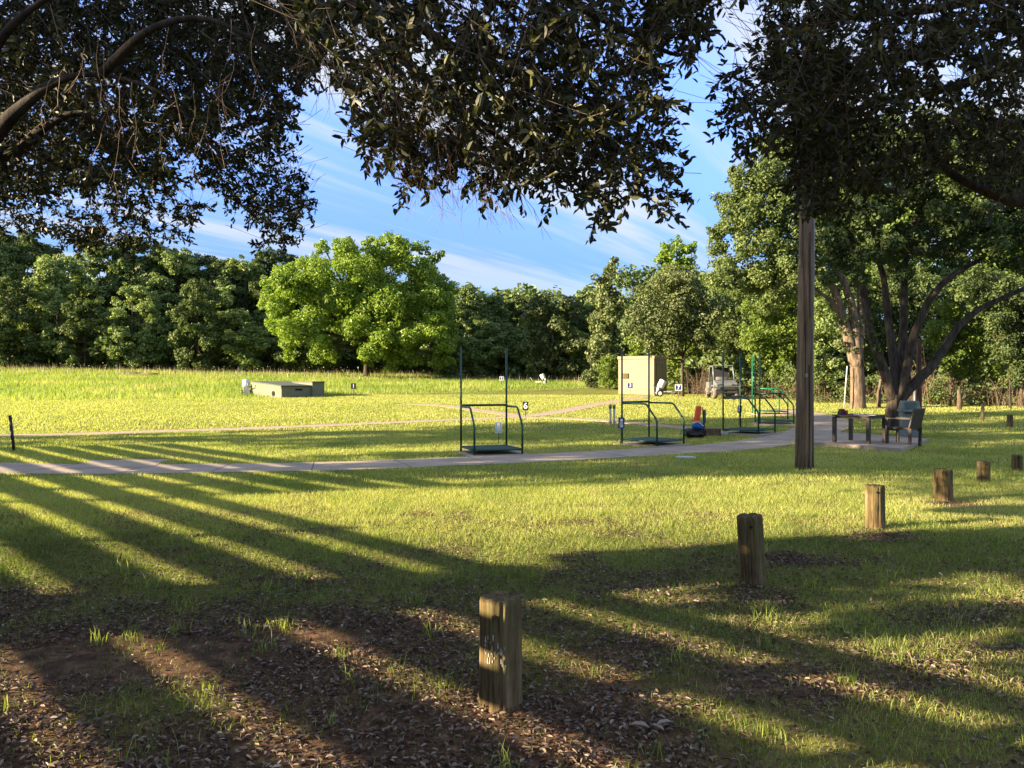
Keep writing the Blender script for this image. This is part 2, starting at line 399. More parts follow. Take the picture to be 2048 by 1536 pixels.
make_stand('shooting_stand', 'dark green stand just right of the wooden crate', (7.15, 23.1), math.radians(47), M_green)
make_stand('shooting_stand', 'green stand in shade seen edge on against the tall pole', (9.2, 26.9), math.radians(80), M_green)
make_stand('shooting_stand', 'sunlit bright green stand with ladder rack at the brush edge', (10.7, 31.8), math.radians(88), M_green_sun, True)

# ------------------------------------------------------------------ signs
M_blue = plain('blue_sign', G(.012, .03, .16), .5, 0, .1, 8, 0)
M_navy = plain('navy_sign', G(.012, .016, .04), .5, 0, .1, 8, 0)
M_white = plain('white_paint', G(.78, .78, .76), .5, 0, .06, 8, 0)
M_grey_m = plain('grey_metal', G(.22, .22, .21), .5, .5, .2, 10, .1)
M_stake = plain('stake', G(.03, .03, .03), .7, .3, .2, 10, 0)
def text_mesh(s, size, mat, parent, name='number'):
    cu = bpy.data.curves.new('t', 'FONT'); cu.body = s; cu.size = size; cu.align_x = 'CENTER'; cu.align_y = 'CENTER'; cu.extrude = .003; cu.offset = size * .018
    o = bpy.data.objects.new('t', cu); C.objects.link(o)
    bpy.context.view_layer.update()
    me = bpy.data.meshes.new_from_object(o.evaluated_get(bpy.context.evaluated_depsgraph_get())); bpy.data.objects.remove(o)
    me.name = name; me.materials.clear()
    return link(name, me, mat, parent)
def num_sign(ch, px, py, Yd, w, h, base, mat, label, border=False, yaw=0, wood=False):
    p = W(px, py, Yd); z0 = tz(p.x, p.y)
    t = thing('number_sign', label, 'number sign', (p.x, p.y, z0), yaw + math.atan2(-p.x, p.y) * .5, 'numbered station signs')
    hc = p.z - z0
    if wood: MB().box((0, .03, hc / 2 - .02), (.07, .035, hc)).build('stake', M_postw, t)
    else: MB().box((0, .015, hc / 2 - .03), (.022, .012, hc)).build('stake', M_stake, t)
    MB().box((0, 0, hc), (w, .012, h)).build('panel', mat, t, .003)
    if border:
        f = MB()
        for x, z, dx, dz in ((0, h / 2, w + .03, .03), (0, -h / 2, w + .03, .03), (-w / 2, 0, .03, h - .03), (w / 2, 0, .03, h - .03)): f.box((x, -.004, hc + z), (dx, .02, dz))
        f.build('border', M_white, t)
    d = text_mesh(ch, h * .98, M_white, t); d.rotation_euler = (PI / 2, 0, 0); d.location = (0, -.011, hc)
    return t
M_postw = barkmat('post_wood', G(.10, .075, .045), G(.30, .24, .155), 14, .12, .5)
num_sign('6', 1051, 812, 30.5, .23, .34, 832, M_navy, 'black sign with white 6 on a thin stake beside the path junction')
num_sign('1', 707, 772, 44.5, .29, .32, 787, M_navy, 'dark sign with white 1 right of the low green bunker')
num_sign('3', 1260.5, 771, 49.5, .32, .33, 783, M_blue, 'blue sign with white 3 in front of the tan shed wall')
num_sign('7', 1357, 775, 45.5, .37, .32, 799, M_blue, 'blue sign with white 7 and pale border near the slim oak', True, 0, True)
num_sign('2', 1003, 757, 63, .30, .30, 765, M_blue, 'distant blue sign with white 2 in the tall field grass', True)
def info_sign(px, py, Yd, w, h, mat, label, yaw, lean=0):
    p = W(px, py, Yd); z0 = tz(p.x, p.y); hc = p.z - z0
    t = thing('info_sign', label, 'info sign', (p.x, p.y, z0), yaw, 'station rule signs'); t.rotation_euler = (0, lean, yaw)
    MB().box((0, .012, hc / 2 - .03), (.018, .010, hc)).build('stake', M_stake, t)
    MB().box((0, 0, hc), (w, .01, h)).build('panel', mat, t, .002)
    g = MB()
    f = M_white
    g.lathe([(.045 * w / .18, 0), (.045 * w / .18, .003)], (0, -.0055, hc + h * .27), 14, Matrix.Rotation(PI / 2, 3, 'X'))
    for k in range(6): g.box((random.uniform(-.1, .1) * w * .3, -.0068, hc + h * (.08 - k * .085)), (w * random.uniform(.5, .75), .003, h * .04))
    g.build('print', f, t)
    e = MB()
    for x, z, dx, dz in ((0, h / 2, w, .012), (0, -h / 2, w, .012), (-w / 2, 0, .01, h), (w / 2, 0, .01, h)): e.box((x, -.006, hc + z), (dx, .006, dz))
    e.build('edge', M_white if mat is M_pale else M_blue, t)
M_pale = plain('pale_blue_sign', G(.30, .40, .58), .5, 0, .15, 14, 0)
info_sign(997, 855, 20.0, .17, .28, M_pale, 'white and pale blue rule sign on a stake behind the first stand', 0)
info_sign(1241, 846, 19.6, .15, .27, M_blue, 'deep blue rule sign at the left post of the second stand', -.15, .04)
info_sign(1477.5, 818, 26.5, .15, .24, M_blue, 'blue rule sign on a leaning stake behind the third stand', .2, .06)
info_sign(1466, 795, 34, .14, .18, M_blue, 'small distant blue sign seen through the third stand', .2, .1)

# ------------------------------------------------------------------ wooden bollards
m, n, l, b = mat_new('weathered_post')
ns = noise(n, l, 26, 8, stretch=(1, 1, .07), rough=.7); r = ramp(n, [G(.018, .011, .006), G(.075, .052, .028), G(.16, .12, .068), G(.26, .21, .13)], [.30, .42, .56, .75]); l.new(ns.outputs['Fac'], r.inputs[0])
n2 = noise(n, l, 3, 4); r2 = ramp(n, [G(.6, .68, .45), G(1.1, 1.0, .92)], [.35, .65]); l.new(n2.outputs['Fac'], r2.inputs[0])
mx_ = n.new('ShaderNodeMix'); mx_.data_type = 'RGBA'; mx_.blend_type = 'MULTIPLY'; mx_.inputs[0].default_value = .8; l.new(r.outputs[0], mx_.inputs[6]); l.new(r2.outputs[0], mx_.inputs[7])
l.new(mx_.outputs[2], b.inputs['Base Color']); b.inputs['Roughness'].default_value = .9; b.inputs['Specular IOR Level'].default_value = .15
bp = n.new('ShaderNodeBump'); bp.inputs['Strength'].default_value = .9; bp.inputs['Distance'].default_value = .012; l.new(ns.outputs['Fac'], bp.inputs['Height']); l.new(bp.outputs[0], b.inputs['Normal'])
M_boll = m
M_hole = plain('bolt_hole', G(.008, .006, .005), 1, 0, 0, 5, 0)
M_pchip = plain('flaking_white_paint', G(.42, .40, .35), .8, 0, .2, 30, .2)
def bollard(px, ybase, ytop, wpx, label, seed, lean=(0, 0), worn=.06, chips=False):
    p = at(px, ybase); Y = p.y; r0 = wpx / F * Y / 2; p = at(px, ybase); Y += r0
    p = Vector(((px - CX) / F * Y, Y, tz((px - CX) / F * Y, Y)))
    h = (ybase - ytop) / F * (Y - r0)
    t = thing('wooden_bollard', label, 'bollard', (p.x, p.y, p.z), 0, 'wooden bollards along the parking edge'); t.rotation_euler = (lean[0], lean[1], 0)
    rr = random.Random(seed); n_ = 72; vs = []; fs = []; levels = 26
    splits = [(rr.uniform(0, 2 * PI), rr.uniform(.012, .028), rr.uniform(.1, .75)) for _ in range(9)] + [(-PI / 2 + .15 * (seed % 3 - .5), .03, .0), (-PI / 2 - .8, .02, .2)]
    off = seed * 7.3
    for i in range(levels + 1):
        f = i / levels; z = -.12 + (h + .12) * f
        for k in range(n_):
            a = 2 * PI * k / n_
            q = r0 * (1 + .05 * (float(vn(a * 2.2 + off, z * 3, 3)) - .5) + .035 * (float(vn(a * 14 + off, z * 2.5, 4)) - .5))
            q *= 1 + worn * (.5 - f) * .6
            for sa_, sd, z0 in splits:
                d = abs((a - sa_ + PI + .03 * math.sin(z * 9 + sa_)) % (2 * PI) - PI)
                if d < .07 and f > z0: q -= sd * r0 * 4 * (1 - d / .07) * min(1, (f - z0) * 5) 
            if f > .97: q *= 1 - .05 * ((f - .97) / .03) ** 2
            zz = z + (.018 * (float(vn(a * 3 + off, 5, 8)) - .5) if i == levels else 0)
            vs.append((q * math.cos(a), q * math.sin(a), zz))
    for i in range(levels):
        for k in range(n_): fs.append((i * n_ + k, i * n_ + (k + 1) % n_, (i + 1) * n_ + (k + 1) % n_, (i + 1) * n_ + k))
    top = levels * n_; b0 = len(vs)
    for ring, rad in enumerate((.7, .35)):
        for k in range(n_):
            a = 2 * PI * k / n_; vs.append((r0 * rad * math.cos(a), r0 * rad * math.sin(a), h + .022 * (float(vn(math.cos(a) * rad * 4 + off, math.sin(a) * rad * 4, 9)) - .5)))
    vs.append((0, 0, h - .01)); ce = len(vs) - 1
    for k in range(n_):
        k2 = (k + 1) % n_
        fs.append((top + k, top + k2, b0 + k2, b0 + k)); fs.append((b0 + k, b0 + k2, b0 + n_ + k2, b0 + n_ + k)); fs.append((b0 + n_ + k, b0 + n_ + k2, ce))
    me = bpy.data.meshes.new('log'); me.from_pydata(vs, [], fs); me.update(); me.polygons.foreach_set('use_smooth', [True] * len(fs))
    link('log', me, M_boll, t)
    ha = -PI / 2 - .25 + rr.uniform(-.1, .1)
    MB().lathe([(.011, -.012), (.011, .012)], (r0 * .97 * math.cos(ha), r0 * .97 * math.sin(ha), h * .86), 10, Matrix.Rotation(PI / 2, 3, 'X')).build('bolt_hole', M_hole, t)
    if chips:
        c = MB()
        for _ in range(26):
            a = -PI / 2 - rr.uniform(-.35, 1.0); z = h * rr.uniform(.42, .68); L = rr.uniform(.006, .035); w = rr.uniform(.0015, .005)
            R = Matrix.Rotation(a + PI / 2, 3, 'Z')
            c.box((r0 * 1.005 * math.cos(a), r0 * 1.005 * math.sin(a), z), (w, .004, L), R, rr.uniform(.2, 1))
        c.build('paint_flakes', M_pchip, t)
    return t
bollard(1001, 1428, 1205, 87, 'thick dark bollard with a band of light and flaking white paint', 1, chips=True)
bollard(1506, 1178, 1037, 52, 'split grey bollard leaning slightly, half shaded, just right of centre lawn', 2, (0, -.05))
bollard(1750, 1060, 974, 38, 'gnarled pitted bollard in full sun with a long shadow', 3)
bollard(1886, 1003, 941, 36, 'smooth pale golden bollard in full sun on bare soil', 4)
bollard(1967, 967, 924, 24, 'narrow brown bollard with a split front, between pale and dark ones', 5)
bollard(2034, 943, 911, 20, 'short dark bollard in shade at the picture edge', 6)
bollard(2020, 856, 830, 11, 'distant thin bollard at the brush edge in shade', 7)
p = at(1965, 842)
t = thing('wooden_stake', 'short sunlit stake below a bare sapling at the brush edge', 'stake', p)
MB().tube([(0, 0, -.1), (0, 0, .3), (.01, 0, .62)], [.07, .06, .055], 9, noise=.1).build('stake_shaft', M_postw, t)
p = at(28, 903)
t = thing('leaning_post', 'black metal post leaning left by the path edge', 'post', p)
d = W(20, 832, p.y) - p
MB().tube([d * -.05, d], .035, 8).build('shaft', M_black, t); MB().tube([d, d * 1.02], .038, 8).build('cap', M_grey_m, t)

# ------------------------------------------------------------------ twin pipes, flat stone, logs
M_pvc = plain('grey_pvc', G(.40, .41, .38), .5, 0, .12, 10, 0)
p = at(1224.5, 851)
for i, dx in enumerate((-.065, .065)):
    t = thing('pipe_post', ['left pipe of the two upright grey pipes beside the second stand', 'right pipe of the two upright grey pipes beside the second stand'][i], 'pipe', (p.x + dx, p.y, p.z), 0, 'upright grey pipes')
    MB().tube([(0, 0, -.05), (0, 0, .62)], .04, 12).build('pipe', M_pvc, t); MB().lathe([(.052, .58), (.052, .70), (.045, .72)], n=12).build('cap', M_grey_m, t)
p = at(1371, 917)
o = MB().lathe([(.19, -.02), (.2, .03), (.15, .045)], (0, 0, 0), 9).build('flat_stone', M_pvc); o.location = p; o.scale = (1.2, .7, 1); tag(o, 'flat pale stone lying in the grass in front of the second stand', 'stone')
for i, (px, py, L) in enumerate(((262, 746, 2.6), (300, 747, 1.7))):
    p = at(px, py + 6); o = MB().tube([(-L / 2, 0, .18), (0, .1, .2), (L / 2, 0, .16)], [.13, .16, .12], 8, noise=.2).build('fallen_log', M_barkl); o.location = p
    tag(o, ['long weathered log lying in the far field grass', 'short weathered log lying at the right end of the long log'][i], 'log', 'logs in the far field')

# ------------------------------------------------------------------ tall pole
p = at(1607, 941); Yp = p.y + .16; X0 = (1607 - CX) / F * Yp
M_pole = barkmat('pole_wood', G(.055, .04, .028), G(.24, .17, .12), 20, .04, .6)
M_poler = barkmat('brown_post', G(.05, .03, .02), G(.16, .09, .055), 20, .05, .5)
t = thing('utility_pole', 'tall cracked brown utility pole standing in the lawn', 'pole', (X0, Yp, tz(X0, Yp)))
MB().tube([(0, 0, -.2), (0, 0, .3), (.02, 0, 2), (.06, 0, 5), (.1, 0, 8.5)], [.158, .152, .142, .128, .112], 28, noise=.02).build('pole_shaft', M_pole, t)
MB().box((.05, -.143, 1.0), (.012, .02, 1.9)).build('crack', M_hole, t)
MB().tube([(.172, -.02, -.1), (.166, -.02, 2), (.19, -.02, 5), (.21, -.02, 8)], .018, 8).build('conduit', M_grey_m, t)
for (a_, z_, w_, h_) in ((-1.9, 2.2, .006, 1.1), (-1.3, 3.6, .006, 1.6), (-2.3, 4.4, .005, 1.3)):
    MB().box((.03 + .146 * math.cos(a_), .146 * math.sin(a_), z_), (w_, .012, h_)).build('crack', M_hole, t)
MB().box((0, -.156, 1.75), (.05, .006, .07)).build('metal_tag', M_grey_m, t)
p = at(1838, 858)
t = thing('wooden_post', 'reddish brown square post behind the many stemmed tree', 'post', p)
MB().tube([(0, 0, -.1), (0, 0, 2.9)], .085, 10).build('shaft', M_poler, t)
p2 = at(1829, 850); t = thing('marker_pipe', 'thin white pipe standing just left of the brown post', 'pipe', p2)
MB().tube([(0, 0, 0), (0, 0, 1.35)], .025, 8).build('pipe', M_white, t)
p2 = at(1688, 818); t = thing('marker_pipe', 'slim pale green pipe standing in the brush left of the thick trunk', 'pipe', p2)
MB().tube([(0, 0, 0), (.15, 0, 2.0)], .03, 8).build('pipe', M_pvc, t)

# ------------------------------------------------------------------ table, chair, bin
M_brown = plain('brown_resin', G(.045, .032, .024), .55, 0, .2, 20, .1)
PZ = .034
tx, ty = 8.77, 19.34; zt = tz(tx, ty) + PZ
t = thing('patio_table', 'square dark brown table with four straight legs on the concrete', 'table', (tx, ty, zt), math.radians(-50))
for sx in (-1, 1):
    for sy in (-1, 1): MB().box((sx * .43, sy * .43, .355), (.085, .085, .71)).build('leg', M_brown, t, .004)
top = MB(); top.box((0, 0, .742), (.95, .95, .03)); top.build('tabletop', M_brown, t, .005)
ap = MB()
for sx in (-1, 1): ap.box((sx * .43, 0, .70), (.03, .77, .052)); ap.box((0, sx * .43, .70), (.77, .03, .052))
ap.build('apron', M_brown, t)
M_red = plain('red_fabric', G(.30, .015, .015), .7, 0, .2, 12, .2)
b_ = thing('ear_muffs_case', 'red and black pouch sitting on the near corner of the table', 'pouch', (tx - .42, ty + .05, zt + .757), .3)
MB().box((0, 0, .05), (.20, .14, .10), None, .85).build('base', M_black, b_, .02)
MB().box((-.01, 0, .125), (.15, .11, .05), None, .8).build('lid', M_red, b_, .02); MB().box((.1, -.03, .06), (.05, .12, .10)).build('pocket', M_red, b_, .015)
pp = thing('score_sheet', 'white paper with a pen lying on the dark table', 'paper', (tx + .02, ty - .26, zt + .7585), math.radians(-40))
MB().box((0, 0, .002), (.50, .22, .003)).build('sheet', M_white, pp); MB().tube([(-.02, -.03, .01), (.06, .09, .01)], .006, 6).build('pen', M_black, pp)

cx_, cy_ = 9.68, 18.95; zc_ = tz(cx_, cy_) + PZ
t = thing('patio_chair', 'dark brown armchair with slatted back facing the table', 'chair', (cx_, cy_, zc_), math.radians(40)); t.scale = (1.08, 1.08, 1.08)
for sx in (-1, 1):
    MB().box((sx * .27, .24, .31), (.06, .06, .62)).build('leg', M_brown, t, .004)
    MB().box((sx * .27, -.26, .21), (.06, .06, .42), Matrix.Rotation(.06, 3, 'X')).build('leg', M_brown, t, .004)
    MB().box((sx * .27, -.01, .635), (.07, .58, .03)).build('armrest', M_brown, t, .006)
MB().box((0, .0, .41), (.50, .50, .05)).build('seat', M_brown, t, .01)
bk = MB(); R = Matrix.Rotation(math.radians(14), 3, 'X')
for k in range(7): bk.box(R @ Vector((-.21 + k * .07, -.25, .60)) + Vector((0, .10, .08)), (.055, .02, .46), R)
bk.build('backrest', M_brown, t)
fr = MB(); fr.box(R @ Vector((0, -.25, .84)) + Vector((0, .10, .08)), (.60, .035, .07), R)
for sx in (-1, 1): fr.box(R @ Vector((sx * .27, -.25, .58)) + Vector((0, .10, .08)), (.055, .035, .50), R)
fr.build('back_frame', M_brown, t, .006)

M_teal = plain('grey_green_plastic', G(.125, .145, .13), .5, 0, .15, 6, .05)
M_teald = plain('dark_green_plastic', G(.05, .085, .08), .5, 0, .15, 6, .05)
bx_, by_ = 11.05, 21.3; zb = tz(bx_, by_) + .03
t = thing('litter_bin', 'grey green litter bin with hooded lid behind the chair', 'litter bin', (bx_, by_, zb), math.radians(-14)); t.scale = (.84, .84, .98)
MB().box((0, 0, .38), (.50, .50, .76), None, 1.1).build('body', M_teal, t, .03)
MB().box((0, 0, .785), (.62, .62, .07)).build('lid', M_teal, t, .02)
MB().box((0, 0, .94), (.58, .58, .26), None, .84).build('hood', M_teal, t, .04)
MB().box((-.02, -.27, .94), (.36, .02, .17), Matrix.Rotation(-.17, 3, 'X')).build('flap', M_teald, t, .01)
MB().box((0, -.30, .73), (.40, .02, .05)).build('handle', M_black, t)

# ------------------------------------------------------------------ gear by the second stand
M_orange = plain('orange_fabric', G(.68, .085, .02), .6, 0, .12, 10, .1)
M_bluef = plain('blue_fabric', G(.02, .10, .32), .7, 0, .3, 14, .3)
M_crate = barkmat('crate_wood', G(.10, .06, .04), G(.24, .16, .10), 18, .3, .4)
g0 = at(1392, 877); gy_ = g0.y
def gp(px, py, dy=0): return W(px, py, gy_ + dy)
t = thing('gun_sleeve', 'bright orange upright sleeve standing out of the blue bag', 'sleeve', (0, 0, 0))
a, b2 = gp(1391, 853), gp(1398, 812)
MB().tube([a, a.lerp(b2, .1), a.lerp(b2, .9), b2], [.075, .085, .085, .07], 14).build('sleeve_body', M_orange, t)
sp_ = MB()
for dx in (-.05, 0, .05): sp_.tube([b2 + Vector((dx, 0, -.02)), b2 + Vector((dx * 1.1 + .01, 0, .09))], .006, 5)
sp_.build('cord', M_black, t)
def blob(seed, c, d, amp=.35, nu=18, nv=12):
    vs, fs = [], []
    for j in range(nv + 1):
        for i in range(nu):
            th, ph = PI * j / nv, 2 * PI * i / nu
            v = np.array([math.sin(th) * math.cos(ph), math.sin(th) * math.sin(ph), math.cos(th)])
            v = np.sign(v) * np.abs(v) ** .75
            k = 1 + amp * (float(fbm(v[0] * 2.1 + seed, v[1] * 2.1 + v[2] * 1.7, seed)) - .5) * 2
            vs.append(Vector(c) + Vector((v[0] * d[0] / 2 * k, v[1] * d[1] / 2 * k, v[2] * d[2] / 2 * k)))
    for j in range(nv):
        for i in range(nu): fs.append((j * nu + i, (j + 1) * nu + i, (j + 1) * nu + (i + 1) % nu, j * nu + (i + 1) % nu))
    return vs, fs
g = g0.copy(); gz = tz(g.x, g.y)
t = thing('blue_bag', 'slumped blue carry bag under the orange sleeve', 'bag', (0, 0, 0))
MB().add(*blob(3, gp(1395, 851), (.32, .28, .22), .2), True).build('bag_body', M_bluef, t)
MB().tube([gp(1385, 846, -.13), gp(1396, 843, -.16), gp(1407, 852, -.13)], .012, 6).build('zip', M_white, t)
t = thing('black_duffel', 'crumpled black duffel bag lying on the grass', 'bag', (0, 0, 0))
c0 = gp(1390, 866); MB().add(*blob(8, c0, (.62, .36, .2), .8), True).add(*blob(21, c0 + Vector((-.12, -.1, -.02)), (.34, .3, .18), .7), True).build('bag_body', M_black, t)
MB().tube(curve_pts([gp(1371, 868, -.15), gp(1372, 858, -.15), gp(1384, 858, -.18), gp(1396, 862, -.16), gp(1400, 870, -.16)], 5), .014, 6).build('strap', M_black, t)
t = thing('folding_stool', 'folded grey metal stool leaning beside the black duffel', 'stool', (0, 0, 0))
MB().tube([gp(1359, 870, -.2), gp(1370, 848, -.1)], .012, 6).tube([gp(1373, 872, -.2), gp(1366, 852, -.1)], .012, 6).tube([gp(1361, 868, -.2), gp(1372, 868, -.2)], .01, 6).build('frame', M_grey_m, t)
t = thing('upright_rack', 'dark upright rack with hanging strap beside the orange sleeve', 'rack', (0, 0, 0))
MB().tube([gp(1408, 873, -.02), gp(1405, 815, .02)], .013, 6).tube([gp(1412, 873, .1), gp(1405, 818, .05)], .013, 6).build('frame', M_black, t)
MB().add(*blob(14, gp(1409, 833, .05), (.09, .06, .42), .2), True).build('hanging_strap', M_teald, t)
cr = at(1429, 873)
t = thing('wooden_crate', 'low brown wooden crate on the grass left of the third stand', 'crate', (cr.x, cr.y + .15, cr.z), -.25)
MB().box((0, 0, .10), (.44, .28, .2)).build('box', M_crate, t, .006)
cr_l = MB()
for z in (.05, .10, .15): cr_l.box((0, -.143, z), (.44, .006, .006))
cr_l.build('seam', M_hole, t); MB().box((0, 0, .212), (.46, .30, .02)).build('lid', M_crate, t, .004)
cr = at(1452, 871)
t = thing('shell_box', 'small grey box with dark lid against the third stand', 'box', (cr.x, cr.y + .1, cr.z), .1)
MB().box((0, 0, .07), (.14, .12, .14)).build('box_body', M_pvc, t, .004); MB().box((0.02, 0, .15), (.2, .15, .02)).build('lid', M_black, t)

# ------------------------------------------------------------------ low trap bunker
M_bunk = plain('bunker_wall', G(.15, .155, .105), .85, 0, .14, 2.5, .15)
M_bunkr = plain('bunker_roof', G(.075, .09, .08), .8, 0, .2, 2, .15)
p = at(563, 796); bb = math.radians(50); uL = -.30
t = thing('trap_bunker', 'low olive green bunker with sloping roof in the field', 'bunker', p, bb)
w1, w2 = 3.35, 2.9   # local: x along w2 (to the right), y along w1 (away)
hN, hF = .76, 1.02
def wedge(x0, x1, y0, y1, z0, zn, zf):
    return [(x0, y0, z0), (x1, y0, z0), (x1, y1, z0), (x0, y1, z0), (x0, y0, zn), (x1, y0, zn), (x1, y1, zf), (x0, y1, zf)]
BF = [(3, 2, 1, 0), (4, 5, 6, 7), (0, 1, 5, 4), (1, 2, 6, 5), (2, 3, 7, 6), (3, 0, 4, 7)]
MB().add(wedge(0, w2, 0, w1, -.3, hN - .06, hF - .06), BF).build('wall', M_bunk, t)
MB().add([(x, y, z + d) for d in (0, .06) for x, y, z in ((-.07, -.07, hN - .062), (w2 + .03, -.07, hN - .062), (w2 + .03, w1 + .05, hF - .058), (-.07, w1 + .05, hF - .058))], BF).build('roof', M_bunkr, t)
MB().box((w2 - .35, .9, (hN + .22) / 2 - .02), (.9, 2.1, hN + .22)).build('launch_box', M_bunk, t); MB().box((w2 - .35, .9, hN + .22), (1.0, 2.2, .05)).build('hatch', M_bunkr, t)
MB().lathe([(.16, -.02), (.16, .02)], (-.005, .85, .26), 14, Matrix.Rotation(PI / 2, 3, 'Y')).build('vent_hole', M_hole, t)
MB().box((w2 * .42, -.01, .5), (.5, .03, .10)).build('handle', M_hole, t)
# fascia band
MB().add([(x, y, z + d) for d in (0, .12) for x, y, z in ((-.03, 0, hN - .19), (0, 0, hN - .19), (0, w1, hF - .19), (-.03, w1, hF - .19))], BF).build('fascia', M_bunk, t)

# ------------------------------------------------------------------ traps (clay throwers)
M_dirtyw = plain('dirty_white', G(.62, .61, .57), .5, 0, .12, 6, .05)
def make_trap(label, loc, yaw, sc=1):
    t = thing('trap_machine', label, 'trap machine', loc, yaw, 'clay trap machines'); t.scale = (sc, sc, sc)
    MB().lathe([(.17, 0), (.19, .05), (.205, .42), (.19, .44)], (-.18, 0, .50), 20, Matrix.Rotation(.5, 3, 'Y')).build('hopper', M_dirtyw, t)
    for y in (-.22, .22):
        w_ = MB().lathe([(.17, -.045), (.19, -.02), (.19, .02), (.17, .045)], (-.25, y, .18), 20, Matrix.Rotation(PI / 2, 3, 'X')).build('wheel', M_black, t)
        MB().lathe([(.11, -.05), (.11, .05)], (-.25, y, .18), 16, Matrix.Rotation(PI / 2, 3, 'X')).build('rim', M_dirtyw, w_)
    MB().box((.12, 0, .2), (1.0, .28, .05)).box((-.3, 0, .36), (.08, .3, .34)).box((.25, 0, .27), (.4, .34, .05)).build('chassis', M_dirtyw, t, .01)
    MB().tube([(.6, 0, .2), (.8, 0, .25), (1.05, 0, .62)], .022, 8).build('handle', M_grey_m, t)
    MB().tube([(-.1, -.05, .4), (-.55, -.1, .55), (-.62, -.1, .75)], .025, 8).build('throwing_arm', M_grey_m, t)
    return t
p = at(1326, 793); make_trap('white wheeled clay trap with bucket hopper beside the tan shed', (p.x, p.y, p.z), .1, 1.12)
p = at(1084, 769); make_trap('distant white clay trap standing alone in the field', (p.x, p.y, p.z), 2.9, 1.0)
p = W(492, 790, 48.5); make_trap('white clay trap half hidden behind the low bunker', (p.x, p.y, tz(p.x, p.y)), 1.9, 1.1)
p = at(481, 786); t = thing('trap_tray', 'tilted grey metal tray lying in the grass left of the bunker', 'tray', (p.x, p.y + 1.6, tz(p.x, p.y) + .1), .5)
MB().box((0, 0, .26), (.6, .3, .10), Matrix.Rotation(-.6, 3, 'Y')).build('tray', M_grey_m, t); MB().tube([(0, 0, 0), (0, 0, .3)], .03, 6).build('leg', M_black, t)

# ------------------------------------------------------------------ tan shed
M_tan = plain('tan_stucco', G(.255, .205, .145), .9, 0, .13, 1.3, .3)
M_tand = plain('tan_door', G(.25, .20, .13), .8, 0, .08, 2, .05)
sa_ = math.radians(32); Ys = 50.5
p = W(1308, 789, Ys); p.z = tz(p.x, p.y) - .05
t = thing('tan_shed', 'small flat roofed tan block shed behind the number 3 sign', 'shed', p, -sa_)
sw, sd_, sh = 2.55, 2.35, 2.45
MB().box((-sw / 2, sd_ / 2, sh / 2 - .1), (sw, sd_, sh + .2)).build('wall', M_tan, t)
MB().box((-sw / 2, sd_ / 2, sh + .07), (sw + .10, sd_ + .10, .20)).build('roof', M_tan, t, .01)
MB().box((.012, sd_ * .42, 1.02), (.03, .95, 2.0)).build('door', M_tand, t); 
dr = MB(); dr.box((.02, sd_ * .42 - .52, 1.04), (.04, .06, 2.08)).box((.02, sd_ * .42 + .52, 1.04), (.04, .06, 2.08)).box((.02, sd_ * .42, 2.1), (.04, 1.1, .06)).build('door_frame', M_tan, t)
MB().lathe([(.03, 0), (.03, .06)], (.03, sd_ * .42 + .38, 1.0), 8, Matrix.Rotation(PI / 2, 3, 'Y')).build('handle', M_grey_m, t)
MB().box((-sw + .52, -.03, 1.30), (.42, .06, .34)).build('vent', M_boll, t)

# ------------------------------------------------------------------ utility vehicle
M_utv = plain('silver_body', G(.15, .16, .175), .4, .2, .12, 5, 0)
M_utvd = plain('dark_plastic', G(.03, .03, .032), .6, 0, .2, 8, .05)
M_tyre = plain('dusty_tyre', G(.13, .11, .09), .9, 0, .25, 10, .3)
M_lamp = plain('lamp_lens', G(.05, .05, .055), .15, 0, .1, 5, 0)
p = at(1443, 799); Yu = p.y + 1.2; p = Vector(((1443 - CX) / F * Yu, Yu, 0)); p.z = tz(p.x, p.y)
t = thing('utility_vehicle', 'silver four wheel utility vehicle with roof parked by the brush', 'utility vehicle', p, PI - .04)
def prism(xw, prof, taper=None):
    k = len(prof); vs = [(-xw, y, z) for y, z in prof] + [(xw, y, z) for y, z in prof]
    return vs, [tuple(range(k)), tuple(reversed(range(k, 2 * k)))] + [(i, i + k, (i + 1) % k + k, (i + 1) % k) for i in range(k)]
MB().add(*prism(.62, [(1.30, .55), (1.36, .72), (1.30, .90), (.70, 1.08), (.55, 1.10), (.45, .62), (-.3, .42), (-.3, .36), (1.1, .36)])).build('hood', M_utv, t, .03)
MB().add(*prism(.66, [(-.45, .60), (-.45, .98), (-1.25, .98), (-1.25, .60)])).build('cargo_bed', M_utv, t, .03)
MB().box((0, .05, .40), (1.2, 2.5, .14)).build('chassis', M_utvd, t)
